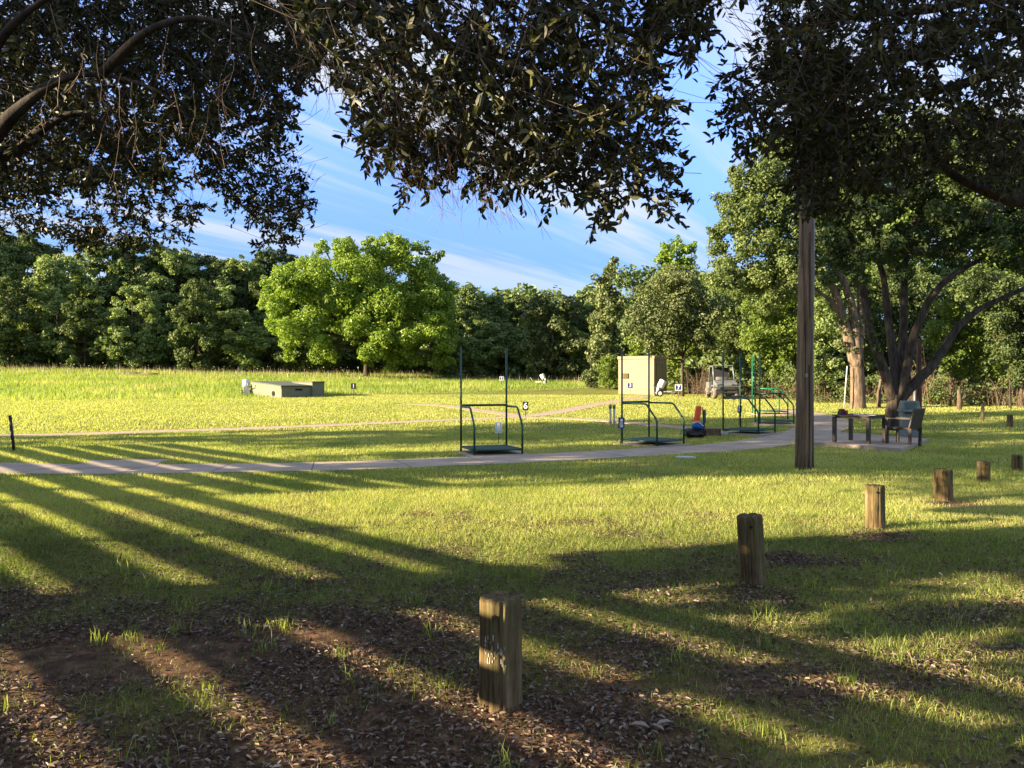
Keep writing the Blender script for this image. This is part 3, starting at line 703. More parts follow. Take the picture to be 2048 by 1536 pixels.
for sx in (-1, 1):
    for y in (.95, -.90):
        w_ = MB().lathe([(.16, -.13), (.29, -.12), (.325, -.07), (.325, .07), (.29, .12), (.16, .13)], (sx * .62, y, .325), 24, Matrix.Rotation(PI / 2, 3, 'Y')).build('wheel', M_tyre, t)
        MB().lathe([(.15, -.135), (.15, .135)], (sx * .62, y, .325), 16, Matrix.Rotation(PI / 2, 3, 'Y')).build('rim', M_utvd, w_)
    MB().add(*prism(.13, [(.52, .62), (.62, .80), (1.28, .80), (1.36, .66), (1.30, .62), (1.22, .72), (.68, .72)])).build('mudguard', M_utv, t, .01).location = (sx * .62, 0, 0)
    MB().box((sx * .40, 1.335, .80), (.26, .05, .11), Matrix.Rotation(sx * .25, 3, 'Y')).build('headlight', M_lamp, t, .01)
    MB().box((sx * .615, -.05, .72), (.03, .75, .55)).build('door', M_utvd, t, .01)
    MB().tube([(sx * .60, .62, 1.08), (sx * .58, .35, 1.80), (sx * .56, .2, 1.88), (sx * .56, -.55, 1.90), (sx * .60, -.62, 1.08)], .036, 8).build('roll_bar', M_utv, t)
    MB().box((sx * .30, -.18, .78), (.50, .45, .14)).build('seat', M_utvd, t, .03); MB().box((sx * .30, -.40, 1.05), (.48, .10, .50)).build('seat_back', M_utvd, t, .03)
MB().box((0, -.16, 1.93), (1.24, .98, .05)).box((0, -.16, 1.955), (1.0, .7, .04)).build('roof', M_utv, t, .02)
MB().box((0, -.58, 1.48), (1.10, .03, .72)).build('rear_screen', M_utvd, t, .01)
MB().box((0, 1.36, .62), (.9, .05, .13)).build('grille', M_utvd, t); MB().tube([(-.45, 1.42, .5), (-.42, 1.45, .75), (.42, 1.45, .75), (.45, 1.42, .5)], .022, 8).build('bumper', M_utvd, t)
gb = MB()
for k in range(5): gb.tube([(-.5, .75 + .0 * k, 1.12 + k * .035), (.5, .75, 1.12 + k * .035)], .008, 5)
for k in range(6): gb.tube([(-.45 + k * .18, .74, 1.08), (-.45 + k * .18, .74, 1.27)], .008, 5)
gb.build('front_rack', M_grey_m, t)
MB().lathe([(.17, -.012), (.185, 0), (.17, .012)], (.30, .22, 1.12), 18, Matrix.Rotation(-.9, 3, 'X')).build('steering_wheel', M_utvd, t)

# ------------------------------------------------------------------ foliage tools
def leaves(cen, nor, L, Wd, rs, fold=.12):
    n_ = len(cen); nor = nor / (np.linalg.norm(nor, axis=1)[:, None] + 1e-9)
    r_ = rs.normal(size=(n_, 3)); t_ = np.cross(nor, r_); t_ /= np.linalg.norm(t_, axis=1)[:, None] + 1e-9; b_ = np.cross(nor, t_)
    s = rs.uniform(.6, 1.35, n_)[:, None]; L_ = L * s; W_ = Wd * s
    f = nor * L_ * fold
    V = np.stack([cen - t_ * L_ / 2, cen + b_ * W_ / 2 + f + t_ * L_ * .08, cen + t_ * L_ / 2, cen - b_ * W_ / 2 + f + t_ * L_ * .08], 1).reshape(-1, 3)
    Fc = np.arange(n_ * 4).reshape(-1, 4)
    return V, Fc
def crown(lobes, dens, L, Wd, rs, var_base=.5, spread=.25, sprig=.06, low=-.75, split=True):
    cs, ns_, vr = [], [], []
    sub = []
    for (x, y, z, r) in lobes:   # each bough carries several smaller sprays of leaves
        if not split: sub.append((x, y, z, r, 0)); continue
        tone = rs.uniform(-1, 1); sub.append((x, y, z, r * .68, tone))
        for _ in range(6):
            d = rs.normal(size=3); d /= np.linalg.norm(d); d[2] = d[2] * .9 + .05; q = rs.uniform(.5, 1.12)
            sub.append((x + d[0] * r * q, y + d[1] * r * q, z + d[2] * r * q, r * rs.uniform(.20, .46), tone))
    for (x, y, z, r, tone) in sub:
        k = max(6, int(dens * 4 * PI * r * r * .8)); d = rs.normal(size=(k, 3)); d /= np.linalg.norm(d, axis=1)[:, None]
        d = d[d[:, 2] > low]; k = len(d)
        # ragged surface: radius modulated by direction noise and random depth
        m_ = fbm(d[:, 0] * 2.3 + x * 1.7 + 50, d[:, 1] * 2.3 + d[:, 2] * 3.1 + y + 50, 7, 3)
        rad = r * (.40 + 1.05 * m_) * (1 - .45 * rs.random(k) ** 2)
        out = rs.random(k) < sprig; rad[out] *= rs.uniform(1.0, 1.22, out.sum())
        p = np.array([x, y, z]) + d * rad[:, None] * np.array([1, 1, .85])
        cs.append(p); ns_.append(d * .9 + rs.normal(size=(k, 3)) * .55 + np.array([0, 0, .25]))
        vb = var_base + (rs.uniform(-1, 1) * .5 + tone * .5) * spread * .8
        vr.append(np.clip(vb + rs.normal(size=k) * spread * .7 , 0, 1))
    c = np.concatenate(cs); nn = np.concatenate(ns_); v = np.concatenate(vr)
    V, Fc = leaves(c, nn, L, Wd, rs)
    return V, Fc, np.repeat(v, 4)
def auto_lobes(rs, h, rx, z0, n_=42, r=(.22, .36), shape='round'):
    out = []
    for i in range(n_):
        th = rs.uniform(0, 2 * PI); f = (i + .5) / n_
        z = z0 + (h - z0) * f
        if shape == 'round': prof = math.sin(PI * min(1, .12 + .85 * f)) ** .6
        elif shape == 'cone': prof = (1 - f) ** .6 * .95 + .1
        else: prof = .55 + .45 * math.sin(PI * f)
        rr_ = rx * prof * math.sqrt(rs.uniform(.35, 1)); lr = rx * rs.uniform(*r) * (.7 + .3 * prof)
        out.append((rr_ * math.cos(th) * .82, rr_ * math.sin(th) * .82, min(z, h - lr * .8), lr))
    return out
def trunk_mb(h, r0, lobes, rs, nl=8, split=.35, lean=(0, 0), seed=0, seg=8):
    mb = MB(); top = Vector((lean[0], lean[1], h * .8)); base = Vector((0, 0, -.3))
    mid = Vector((lean[0] * .3, lean[1] * .3, h * split))
    pts = curve_pts([base, Vector((0, 0, .2)), mid, top], 4); k = len(pts)
    mb.tube(pts, [r0 * 1.35] + [r0 * (1 - .85 * i / (k - 1)) for i in range(1, k)], seg, noise=.08, seed=seed)
    ids = rs.permutation(len(lobes))[:nl]
    for j, i in enumerate(ids):
        x, y, z, r = lobes[i]; z = max(z, h * .2)
        s0 = mid + (top - mid) * min(.8, max(0, (z - h * split) / h * .5)); e = Vector((x, y, z))
        m1 = s0.lerp(e, .5) + Vector((0, 0, -.04 * h)) + Vector(rs.normal(size=3) * .2)
        mb.tube(curve_pts([s0, m1, e], 3), [r0 * .42 * (1 - .12 * q) for q in range(7)], max(5, seg - 3), noise=.1)
    return mb
def tree(name, label, cat, loc, lobes, leafm, dens, L, Wd, h, r0, seed, bark=None, group=None, var=.5, nl=8, spread=.25, low=-.75, rz=0, trunk=True, split=.35, sprig=.06, seg=8):
    rs = np.random.default_rng(seed); t = thing(name, label, cat, loc, rz, group)
    if trunk: trunk_mb(h, r0, lobes, rs, nl, split, seed=seed, seg=seg).build('trunk', bark or M_bark, t)
    V, Fc, vv = crown(lobes, dens, L, Wd, rs, var, spread, sprig, low)
    npmesh('crown', V, Fc, leafm, t, vv)
    return t

# ------------------------------------------------------------------ far wood
rs = np.random.default_rng(77)
protos = []
for i, (h, rx, z0, sh, mt, vb) in enumerate(((13, 4.6, .8, 'round', M_forest, .45), (12, 4.2, .6, 'round', M_forest, .6), (14, 5.0, 1.2, 'round', M_forest2, .35), (11, 3.8, .4, 'round', M_forest2, .5), (12.5, 3.4, .4, 'cone', M_forest, .4))):
    lb = auto_lobes(rs, h, rx, z0, 52, (.20, .34), sh)
    t = tree('forest_tree', 'x', 'tree', (0, 0, -50), lb, mt, 42, .29, .19, h, .22, 100 + i, group='trees of the far wood', var=vb, sprig=.1)
    protos.append((t, h))
# (pixel x, pixel y of the top, depth, prototype, label)
FT = [(-150, 470, 84, 2, 'dark tree beyond the left picture edge'), (-40, 470, 88, 0, 'tall dark tree at the far left of the wood'), (45, 465, 92, 2, 'high rounded tree behind the left end of the wood'),
      (20, 560, 80, 3, 'lower bushy tree at the left end of the wood'), (115, 512, 84, 1, 'tree with yellowish green top left of the drooping oak boughs'), (170, 600, 80, 3, 'low tree filling the gap under the yellowish topped one'),
      (215, 492, 90, 0, 'tall tree behind the hanging oak boughs'), (285, 478, 92, 2, 'tallest tree of the left wood, broad dark head'), (265, 570, 81, 1, 'mid height tree in front of the tallest left one'),
      (340, 500, 90, 0, 'tall tree right of the tallest left one'), (395, 565, 80, 3, 'pale olive tree standing out in front of the dark wood'), (430, 512, 92, 2, 'tall grey green tree near the sky gap'),
      (490, 520, 90, 1, 'dark tree left of the bright pecan'), (545, 500, 93, 2, 'tree top showing just left of the pecan'), (470, 620, 82, 1, 'low dark tree at the left foot of the pecan'),
      (600, 560, 92, 0, 'dark tree behind the left half of the pecan'), (680, 560, 92, 0, 'dark tree behind the middle of the pecan'), (770, 560, 92, 1, 'dark tree behind the right half of the pecan'), (860, 575, 90, 0, 'dark tree behind the right edge of the pecan'),
      (935, 572, 86, 4, 'pointed dark tree just right of the pecan'), (990, 590, 84, 4, 'narrow pointed tree in the dark gap right of the pecan'), (1045, 592, 90, 2, 'rounded olive tree left of the brownish one'),
      (960, 640, 80, 1, 'low dark tree behind the first stand'), (1100, 612, 76, 1, 'dark green tree left of the ivy column'), (1145, 600, 86, 3, 'olive tree directly left of the ivy column'),
      (1180, 625, 88, 0, 'dark tree behind the ivy column'), (1262, 600, 80, 1, 'dark tree between ivy column and slim oak'), (1330, 590, 84, 0, 'tree hidden behind the slim oak'), (1400, 570, 80, 2, 'tree rising behind the right side of the slim oak')]
for px, pyt, Yd, k, lab in FT:
    X = (px - CX) / F * Yd; z0 = tz(X, Yd); H = EYE + (HY - pyt) / F * Yd - z0
    src, h = protos[k]; t = copy_tree(src); s = H / h * 1.0
    t.location = (X, Yd, z0); t.rotation_euler = (0, 0, rs.uniform(0, 6.28)); t.scale = (max(s, .8) * rs.uniform(.95, 1.15),) * 2 + (s,)
    t['label'] = lab
# low scrub closing the wood's foot
lb = auto_lobes(rs, 4.2, 3.2, .2, 26, (.24, .38), 'col')
sc = tree('forest_bush', 'x', 'bush', (0, 0, -50), lb, M_forest, 24, .34, .22, 3.5, .08, 140, group='scrub along the far wood', var=.35)
words_ = ['at the left end of the wood', 'below the yellowish topped tree', 'under the drooping oak boughs', 'beyond the fallen logs', 'left of the low bunker', 'behind the bunker', 'under the left side of the pecan', 'behind the pecan trunk', 'under the right side of the pecan', 'behind the first stand', 'behind the number 2 sign', 'behind the distant trap', 'at the foot of the ivy column']
for i, px in enumerate((10, 95, 180, 265, 350, 435, 540, 640, 760, 930, 1000, 1075, 1150)):
    Yd = 82 + (i % 3) * 2.0 - (4 if i > 8 else 0); X = (px - CX) / F * Yd; t = copy_tree(sc); t.location = (X, Yd, tz(X, Yd)); t.rotation_euler = (0, 0, i * 1.3); q = 1 + .25 * math.sin(i * 2.1)
    t.scale = (1.35, 1.35, q); t['label'] = 'dark scrub bush ' + words_[i]
def drop(o):
    for ch in list(o.children): drop(ch)
    bpy.data.objects.remove(o)
for s_, _ in protos: drop(s_)
drop(sc)
# deep wood mass behind
lob = []
for x in np.arange(-95, 30, 4.2):
    y = 100 + rs.uniform(-2, 2)
    for z in (.5, 3, 6, 9): lob.append((x + rs.uniform(-1, 1), y, tz(x, y) + z + rs.uniform(-.8, .8), rs.uniform(2.6, 3.4)))
Vv, Fc, vv = crown(lob, 9, .7, .5, rs, .25, .2, .05, -1, False)
tag(npmesh('far_woods', Vv, Fc, M_forest, var=vv), kind='stuff')

# ------------------------------------------------------------------ pecan
Yq = 75
def LW(px, py, r, Yd, dy=0): p = W(px, py, Yd + dy); return (p.x, p.y, p.z, r / F * Yd)
pec = [(585, 575, 52), (555, 610, 42), (640, 545, 50), (560, 560, 36), (700, 520, 48), (690, 500, 34), (740, 545, 55), (800, 515, 42), (790, 500, 32), (850, 545, 42), (870, 590, 46), (820, 590, 55),
       (760, 600, 60), (690, 590, 55), (630, 625, 50), (585, 660, 42), (570, 690, 30), (560, 650, 34), (640, 690, 38), (655, 710, 26), (700, 660, 48), (760, 670, 50), (740, 700, 40), (800, 690, 40), (780, 715, 26), (825, 720, 26), (850, 660, 52), (880, 640, 42),
       (885, 690, 34), (870, 725, 26), (900, 610, 20), (905, 660, 20), (645, 500, 24), (760, 490, 24), (865, 520, 22), (535, 585, 22), (600, 530, 28), (570, 720, 16), (745, 510, 30), (835, 500, 20), (890, 570, 26), (720, 625, 40), (615, 590, 40), (900, 720, 18)]
Xb = (733 - CX) / F * Yq; zb_ = tz(Xb, Yq)
lobes = []
for i, (a, b2, r) in enumerate(pec):
    for dy in ((-5, -1.5) if r > 30 else (-3,)):
        q = LW(a + rs.uniform(-8, 8), b2 + rs.uniform(-6, 6), r * .8, Yq, dy + rs.uniform(-1.5, 1.5)); lobes.append((q[0] - Xb, q[1] - Yq, q[2] - zb_, q[3]))
    if r > 38: q = LW(a, b2, r * .85, Yq, 4); lobes.append((q[0] - Xb, q[1] - Yq, q[2] - zb_, q[3]))
tree('pecan_tree', 'broad bright green pecan standing out in the sunlit field', 'tree', (Xb, Yq, zb_), lobes, M_pecan, 40, .30, .16, 12, .5, 201, nl=16, split=.18, sprig=.14, var=.55, spread=.3, low=-.9)

# ------------------------------------------------------------------ other single trees and bushes
def pxtree(name, label, cat, bx, Yd, L_, leafm, dens, L, Wd, h, r0, seed, depths=(0,), **k):
    X = (bx - CX) / F * Yd; z0 = tz(X, Yd); lo = []
    for a, b2, r in L_:
        for dy in depths:
            q = LW(a + rs.uniform(-3, 3), b2 + rs.uniform(-3, 3), r, Yd, dy * r / F * Yd + rs.uniform(-.3, .3)); lo.append((q[0] - X, q[1] - Yd, q[2] - z0, q[3]))
    return tree(name, label, cat, (X, Yd, z0), lo, leafm, dens, L, Wd, h, r0, seed, **k)
pxtree('ivy_column_tree', 'narrow ivy smothered tree rising like a column above the wood', 'tree', 1212, 68, [(1222, 535, 14), (1216, 552, 20), (1212, 575, 26), (1208, 602, 30), (1212, 630, 30), (1205, 660, 32), (1202, 690, 34), (1215, 700, 30), (1225, 610, 20), (1196, 640, 20), (1205, 722, 32), (1228, 524, 9), (1232, 590, 14)], M_grey, 34, .26, .20, 9, .22, 301, (-.5, .4), var=.55)
pxtree('brownish_tree', 'brownish olive tree with a flat head left of the ivy column', 'tree', 1110, 74, [(1090, 612, 28), (1065, 625, 26), (1125, 612, 30), (1150, 625, 24), (1075, 660, 30), (1120, 655, 34), (1060, 690, 26), (1100, 700, 34), (1150, 690, 30), (1085, 730, 24), (1140, 735, 26)], M_grey, 24, .30, .2, 8, .2, 302, (-.5, .5), var=.3)
pxtree('bright_treetop', 'yellow green feathery treetop above the slim oak', 'tree', 1347, 66, [(1335, 510, 22), (1352, 492, 16), (1370, 500, 16), (1328, 495, 10), (1345, 535, 26), (1385, 492, 9), (1320, 520, 12), (1372, 530, 22), (1350, 570, 30), (1350, 620, 34)], M_pecan, 26, .34, .16, 11, .2, 303, (-.4, .4), sprig=.3)
ok = [(1340, 560, 32), (1375, 575, 36), (1305, 590, 36), (1350, 600, 42), (1400, 600, 34), (1280, 620, 30), (1320, 635, 40), (1375, 640, 42), (1415, 640, 32), (1265, 655, 20), (1290, 665, 30), (1335, 675, 32), (1400, 672, 30), (1300, 690, 18), (1425, 610, 24), (1345, 540, 18), (1385, 555, 18), (1262, 625, 14), (1310, 570, 22), (1370, 665, 26), (1300, 705, 12), (1415, 690, 18)]
pxtree('slim_oak', 'grey green oak with a slim forked trunk beside the shed', 'tree', 1365, 47.5, ok, M_grey, 75, .17, .09, 4.9, .17, 304, (-.6, .5), var=.5, nl=12, split=.42, spread=.35, low=-.95, sprig=.12)
vt = [(1575, 300, 40), (1535, 330, 44), (1500, 370, 44), (1470, 350, 26), (1560, 380, 55), (1490, 420, 44), (1455, 400, 26), (1540, 440, 55), (1460, 450, 34), (1590, 440, 48), (1500, 490, 48), (1440, 490, 26), (1560, 510, 55), (1450, 530, 32), (1510, 545, 46), (1600, 520, 40), (1580, 570, 42), (1430, 465, 18), (1530, 290, 26), (1620, 360, 46), (1640, 420, 46), (1660, 480, 44), (1640, 540, 34), (1600, 270, 26), (1650, 300, 40), (1480, 570, 36), (1550, 590, 40), (1430, 560, 24)]
tV = pxtree('vine_covered_tree', 'tall pale green tree with a thick vine clad trunk behind the table', 'tree', 1716, 36, vt, M_forest2, 110, .135, .09, 6, .3, 305, (-.7, .5), trunk=False, var=.62, sprig=.12, low=-1)
mb = MB()
def L3(pts, Yd, org, dys=None): return [W(a, b2, Yd + (dys[i] if dys else 0)) - org for i, (a, b2) in enumerate(pts)]
orgV = tV.location.copy()
for pts, rad in (([(1716, 830), (1716, 800), (1715, 760), (1712, 720)], [.40, .35, .32, .29]), ([(1714, 735), (1703, 700), (1690, 650), (1672, 590), (1650, 540), (1620, 500), (1590, 440)], [.30, .26, .22, .18, .14, .11, .05]),
                 ([(1716, 730), (1712, 680), (1705, 620), (1690, 570), (1672, 530), (1660, 480), (1640, 400)], [.28, .24, .20, .17, .14, .1, .05]), ([(1716, 720), (1722, 650), (1720, 580), (1710, 500), (1700, 430)], [.2, .17, .14, .1, .05]),
                 ([(1690, 650), (1668, 610), (1640, 585), (1600, 560)], [.13, .1, .07, .03])):
    mb.tube(curve_pts(L3(pts, 36, orgV), 4), list(np.interp(np.linspace(0, 1, (len(pts) - 1) * 4 + 1), np.linspace(0, 1, len(pts)), rad)), 12, noise=.08)
mb.build('trunk', M_barkl, tV)
iv = []
for a, b2, r in ((1706, 700, 13), (1700, 670, 15), (1690, 640, 15), (1712, 650, 12), (1695, 610, 12), (1680, 575, 10), (1722, 690, 9), (1705, 590, 10), (1690, 700, 10), (1680, 660, 11), (1675, 690, 12), (1670, 720, 9)):
    q = LW(a, b2, r, 36, -.1); iv.append((q[0] - orgV.x, q[1] - orgV.y, q[2] - orgV.z, q[3]))
Vv, Fc, vv = crown(iv, 150, .10, .08, rs, .7, .25, .25, -1); npmesh('ivy', Vv, Fc, M_grey, tV, vv)

# many stemmed tree in front
YM = 22.5; Xm = (1783 - CX) / F * YM; orgM = Vector((Xm, YM, tz(Xm, YM)))
tM = thing('multi_stem_tree', 'dark many stemmed tree forking just above the ground by the bin', 'tree', orgM)
mb = MB()
st = [([(1783, 860), (1784, 835), (1787, 812), (1790, 790)], [.26, .21, .19, .20], None),
      ([(1786, 800), (1775, 760), (1758, 715), (1740, 660), (1728, 590), (1715, 520), (1690, 440), (1660, 380)], [.17, .15, .13, .115, .10, .08, .06, .03], [0, -.1, -.2, -.3, -.5, -.8, -1.2, -1.5]),
      ([(1788, 800), (1790, 740), (1782, 680), (1774, 620), (1768, 560), (1750, 490), (1740, 400)], [.16, .145, .125, .11, .09, .07, .03], [0, .1, .2, .3, .5, .9, 1.2]),
      ([(1792, 800), (1800, 740), (1806, 680), (1808, 600), (1812, 520), (1830, 440), (1860, 360)], [.15, .14, .125, .11, .085, .06, .03], [0, .3, .6, .9, 1.2, 1.4, 1.6]),
      ([(1793, 800), (1812, 740), (1822, 690), (1840, 640), (1862, 595), (1900, 555), (1960, 520), (2030, 490)], [.16, .14, .125, .11, .095, .08, .06, .03], [0, -.1, -.2, -.3, -.5, -.6, -.8, -1]),
      ([(1795, 805), (1830, 765), (1862, 735), (1885, 700), (1920, 650), (1965, 615), (2020, 590), (2090, 560)], [.16, .145, .13, .12, .10, .085, .07, .05], [0, .1, .2, .2, .3, .4, .5, .6]),
      ([(1775, 760), (1760, 735), (1745, 700), (1722, 670)], [.07, .05, .04, .015], [0, 0, -.1, -.2])]
for pts, rad, dys in st:
    mb.tube(curve_pts(L3(pts, YM, orgM, dys), 4), list(np.interp(np.linspace(0, 1, (len(pts) - 1) * 4 + 1), np.linspace(0, 1, len(pts)), rad)), 12, noise=.07)
mb.build('trunk', M_bark, tM)
mc = [(1660, 470, 60), (1640, 400, 50), (1700, 420, 60), (1680, 350, 55), (1740, 340, 60), (1760, 420, 60), (1800, 300, 60), (1820, 380, 60), (1860, 320, 60), (1880, 420, 60), (1920, 350, 55), (1950, 430, 55), (1990, 380, 60), (2040, 330, 60), (1720, 500, 45), (1780, 490, 50), (1840, 480, 50),
      (1910, 490, 48), (1980, 480, 55), (2040, 450, 60), (2080, 520, 55), (1680, 530, 34), (1960, 300, 55), (2070, 400, 60), (1860, 250, 50), (1760, 270, 50), (1700, 290, 40), (1940, 240, 45), (2030, 260, 50), (1640, 480, 30), (1730, 560, 26), (1800, 550, 24), (1660, 560, 22), (2100, 300, 60), (2120, 460, 60), (1620, 350, 34)]
lo = []
for a, b2, r in mc:
    for dy in (-1.3, .2, 1.5):
        q = LW(a + rs.uniform(-14, 14), b2 + rs.uniform(-12, 12), r * .74, YM, dy + rs.uniform(-.5, .5)); lo.append((q[0] - Xm, q[1] - YM, q[2] - orgM.z, q[3]))
Vv, Fc, vv = crown(lo, 240, .11, .07, rs, .22, .3, .15, -1); npmesh('crown', Vv, Fc, M_forest2, tM, vv)
# leafy suckers hugging the left stems
iv = []
for a, b2, r in ((1752, 700, 13), (1745, 670, 14), (1738, 640, 14), (1733, 610, 13), (1728, 580, 14), (1748, 730, 9), (1740, 600, 12)):
    q = LW(a, b2, r, YM, -.35); iv.append((q[0] - Xm, q[1] - YM, q[2] - orgM.z, q[3]))
Vv, Fc, vv = crown(iv, 240, .08, .055, rs, .35, .2, .25, -1); tag(npmesh('suckers', Vv, Fc, M_forest2, tM, vv), kind='stuff')

# bushes and wood edge on the right
BU = [('round_bush', 'pale grey green bush left of the shed', 1182, 61, [(1180, 750, 14), (1170, 757, 10), (1192, 758, 12), (1184, 740, 9), (1178, 766, 10), (1190, 768, 10)], M_grey, .5, .12),
      ('round_bush', 'bright green bush hugging the left wall of the shed', 1218, 59, [(1205, 765, 12), (1220, 768, 12), (1232, 768, 12), (1215, 735, 16), (1225, 722, 14), (1210, 722, 12), (1230, 745, 14), (1218, 752, 14), (1200, 738, 9)], M_bright, .55, .12),
      ('edge_thicket', 'sunlit vine thicket directly behind the shed and slim oak', 1320, 58, [(1280, 690, 28), (1320, 680, 30), (1360, 690, 30), (1340, 720, 26), (1380, 725, 30), (1400, 700, 30), (1270, 715, 18), (1360, 745, 22), (1400, 745, 24), (1330, 750, 16)], M_bright, .6, .17),
      ('edge_thicket', 'leafy thicket behind the utility vehicle', 1440, 53, [(1430, 690, 36), (1470, 660, 40), (1440, 640, 30), (1420, 725, 24), (1460, 720, 30), (1490, 710, 34), (1500, 660, 36), (1480, 620, 34), (1440, 600, 26), (1500, 740, 20)], M_forest2, .6, .16),
      ('edge_thicket', 'bright hanging thicket just left of the tall pole', 1545, 44, [(1520, 620, 34), (1560, 600, 36), (1575, 650, 34), (1530, 670, 38), (1500, 690, 22), (1565, 700, 34), (1530, 715, 28), (1590, 590, 28), (1600, 640, 30), (1590, 690, 28), (1550, 735, 20), (1600, 720, 20)], M_bright, .5, .14),
      ('edge_thicket', 'dark thicket between the pole and the vine clad trunk', 1650, 42, [(1640, 610, 30), (1650, 650, 34), (1630, 690, 34), (1670, 680, 30), (1660, 630, 26), (1630, 730, 22), (1665, 725, 20), (1625, 570, 34), (1690, 600, 30)], M_forest, .5, .14),
      ('edge_thicket', 'dark green thicket behind the many stemmed tree', 1770, 44, [(1750, 600, 40), (1790, 620, 44), (1760, 660, 44), (1820, 660, 44), (1800, 700, 38), (1740, 700, 30), (1780, 570, 40), (1840, 610, 44), (1840, 700, 34), (1770, 725, 26), (1720, 640, 30), (1700, 560, 30), (1860, 570, 40)], M_forest2, .35, .14),
      ('edge_thicket', 'sunlit leafy thicket right of the brown post', 1900, 38, [(1890, 660, 36), (1920, 690, 34), (1900, 720, 28), (1940, 650, 38), (1960, 700, 32), (1880, 690, 24), (1950, 735, 22), (1915, 745, 16), (1900, 620, 34), (1990, 745, 18)], M_bright, .35, .12),
      ('edge_thicket', 'deep green thicket at the right picture edge', 2020, 36, [(2000, 640, 40), (2040, 660, 44), (2010, 700, 36), (2050, 720, 36), (1970, 600, 38), (2040, 600, 44), (2080, 660, 44), (2030, 750, 22), (1995, 570, 36), (2100, 600, 50), (1930, 570, 40)], M_forest2, .3, .12),
      ('tall_edge_tree', 'tall tree whose head fills the sky right of the pole', 1850, 52, [(1700, 380, 70), (1760, 320, 70), (1850, 300, 80), (1940, 330, 80), (2030, 360, 80), (1800, 420, 80), (1900, 430, 80), (2000, 470, 80), (1720, 480, 70), (1830, 520, 70), (1950, 560, 70), (2080, 540, 80), (1750, 560, 60), (1660, 440, 60), (2060, 300, 70), (2120, 420, 80)], M_bright, .25, .24),
      ('tall_edge_tree', 'tree filling the wood between slim oak and pole', 1500, 60, [(1430, 610, 40), (1470, 590, 50), (1530, 580, 55), (1590, 570, 50), (1440, 660, 44), (1510, 650, 50), (1580, 640, 50), (1410, 640, 30), (1640, 600, 50), (1540, 700, 44), (1600, 700, 44), (1470, 700, 40)], M_forest, .5, .24)]
for nm, lab, bx, Yd, L_, mt, vb, ls in BU:
    pxtree(nm, lab, 'tree' if 'tree' in nm else ('bush' if 'bush' in nm else 'thicket'), bx, Yd, L_, mt, 1.15 / (ls * ls * .7 * .5) * .55, ls, ls * .7, 4 if 'tree' not in nm else 9, .09 if 'tree' not in nm else .25, 400 + bx, (-.6, .5), var=vb, nl=7, low=-1, sprig=.1, group='thickets along the right wood edge' if nm == 'edge_thicket' else None)
# dark depth of the wood behind the thickets
lob = []
for px in range(1250, 2300, 34):
    Yd = np.interp(px, [1250, 1500, 2300], [72, 58, 50])
    for py in (785, 765, 745, 715, 685, 650, 610, 560): 
        q = LW(px + rs.uniform(-10, 10), py + rs.uniform(-8, 8), 30, Yd, rs.uniform(-1, 1)); lob.append(q)
for px in range(1385, 2200, 16):
    Yd = float(np.interp(px, [1375, 1640, 2050], [54, 45, 41])); X = (px - CX) / F * Yd
    for z in (.25, .8, 1.4, 2.0): lob.append((X + rs.uniform(-.3, .3), Yd + rs.uniform(0, 1.2), tz(X, Yd) + z, .62))
Vv, Fc, vv = crown(lob, 15, .42, .32, rs, .12, .2, .03, -1, False); tag(npmesh('deep_undergrowth', Vv, Fc, M_forest, var=vv), kind='stuff')

# tangle of bare stems at the wood edge
mb = MB(); rr = random.Random(9)
for i in range(1050):
    px = rr.uniform(1375, 2120); base_y = np.interp(px, [1375, 1640, 2050], [795, 812, 822]) - rr.uniform(0, 10)
    dn = float(vn(px / 45, 2.0, 77))
    if rr.random() > .25 + dn: continue
    Yd = float(np.interp(px, [1375, 1640, 2050], [50, 41, 37])) + rr.uniform(-.8, 2.5); X = (px - CX) / F * Yd; z = tz(X, Yd)
    h = rr.uniform(.3, 1.5) * (1.3 if px > 1640 else 1) * (.5 + dn); lx = rr.gauss(0, .9); ly = rr.uniform(-.8, .6); a = Vector((X, Yd, z - .05))
    if rr.random() < .35: pts = [a, a + Vector((lx * .25, ly * .3, h * .8)), a + Vector((lx * .7, ly * .7, h)), a + Vector((lx * 1.3, ly, h * rr.uniform(.2, .7)))]
    elif rr.random() < .5: pts = [a + Vector((0, 0, rr.uniform(0, h))), a + Vector((lx * .5, ly * .5, h * rr.uniform(.2, .9))), a + Vector((lx * 1.6, ly, h * rr.uniform(.1, 1)))]
    else: pts = [a, a + Vector((lx * .1, ly * .2, h * .5)), a + Vector((lx * .35 + rr.uniform(-.1, .1), ly * .3, h * 1.25))]
    C_ = curve_pts(pts, 4); rad = .011 * rr.uniform(.5, 1.7)
    mb.tube(C_, [rad * (1 - .75 * q / (len(C_) - 1)) for q in range(len(C_))], 4, False)
    for _ in range(rr.randint(0, 3)):
        s_ = Vector(C_[rr.randrange(2, len(C_) - 1)]); mb.tube([s_, s_ + Vector((rr.uniform(-.25, .25), rr.uniform(-.2, .1), rr.uniform(-.05, .35))), s_ + Vector((rr.uniform(-.45, .45), rr.uniform(-.2, .1), rr.uniform(0, .5)))], [rad * .5, rad * .35, rad * .15], 3, False)
tag(mb.build('bare_undergrowth', plain('pale_stems', G(.14, .10, .068), .9, bump=0, scale=3, var=.5)), kind='stuff')
lob = []
for _ in range(150):
    px = rs.uniform(1385, 2130); Yd = float(np.interp(px, [1375, 1640, 2050], [49.6, 40.6, 36.6])) + rs.uniform(-.4, 2); X = (px - CX) / F * Yd
    if vn(px / 40, 3.3, 19) < .42: continue
    lob.append((X, Yd, tz(X, Yd) + rs.uniform(.1, 1.7) ** 1.0, rs.uniform(.2, .42)))
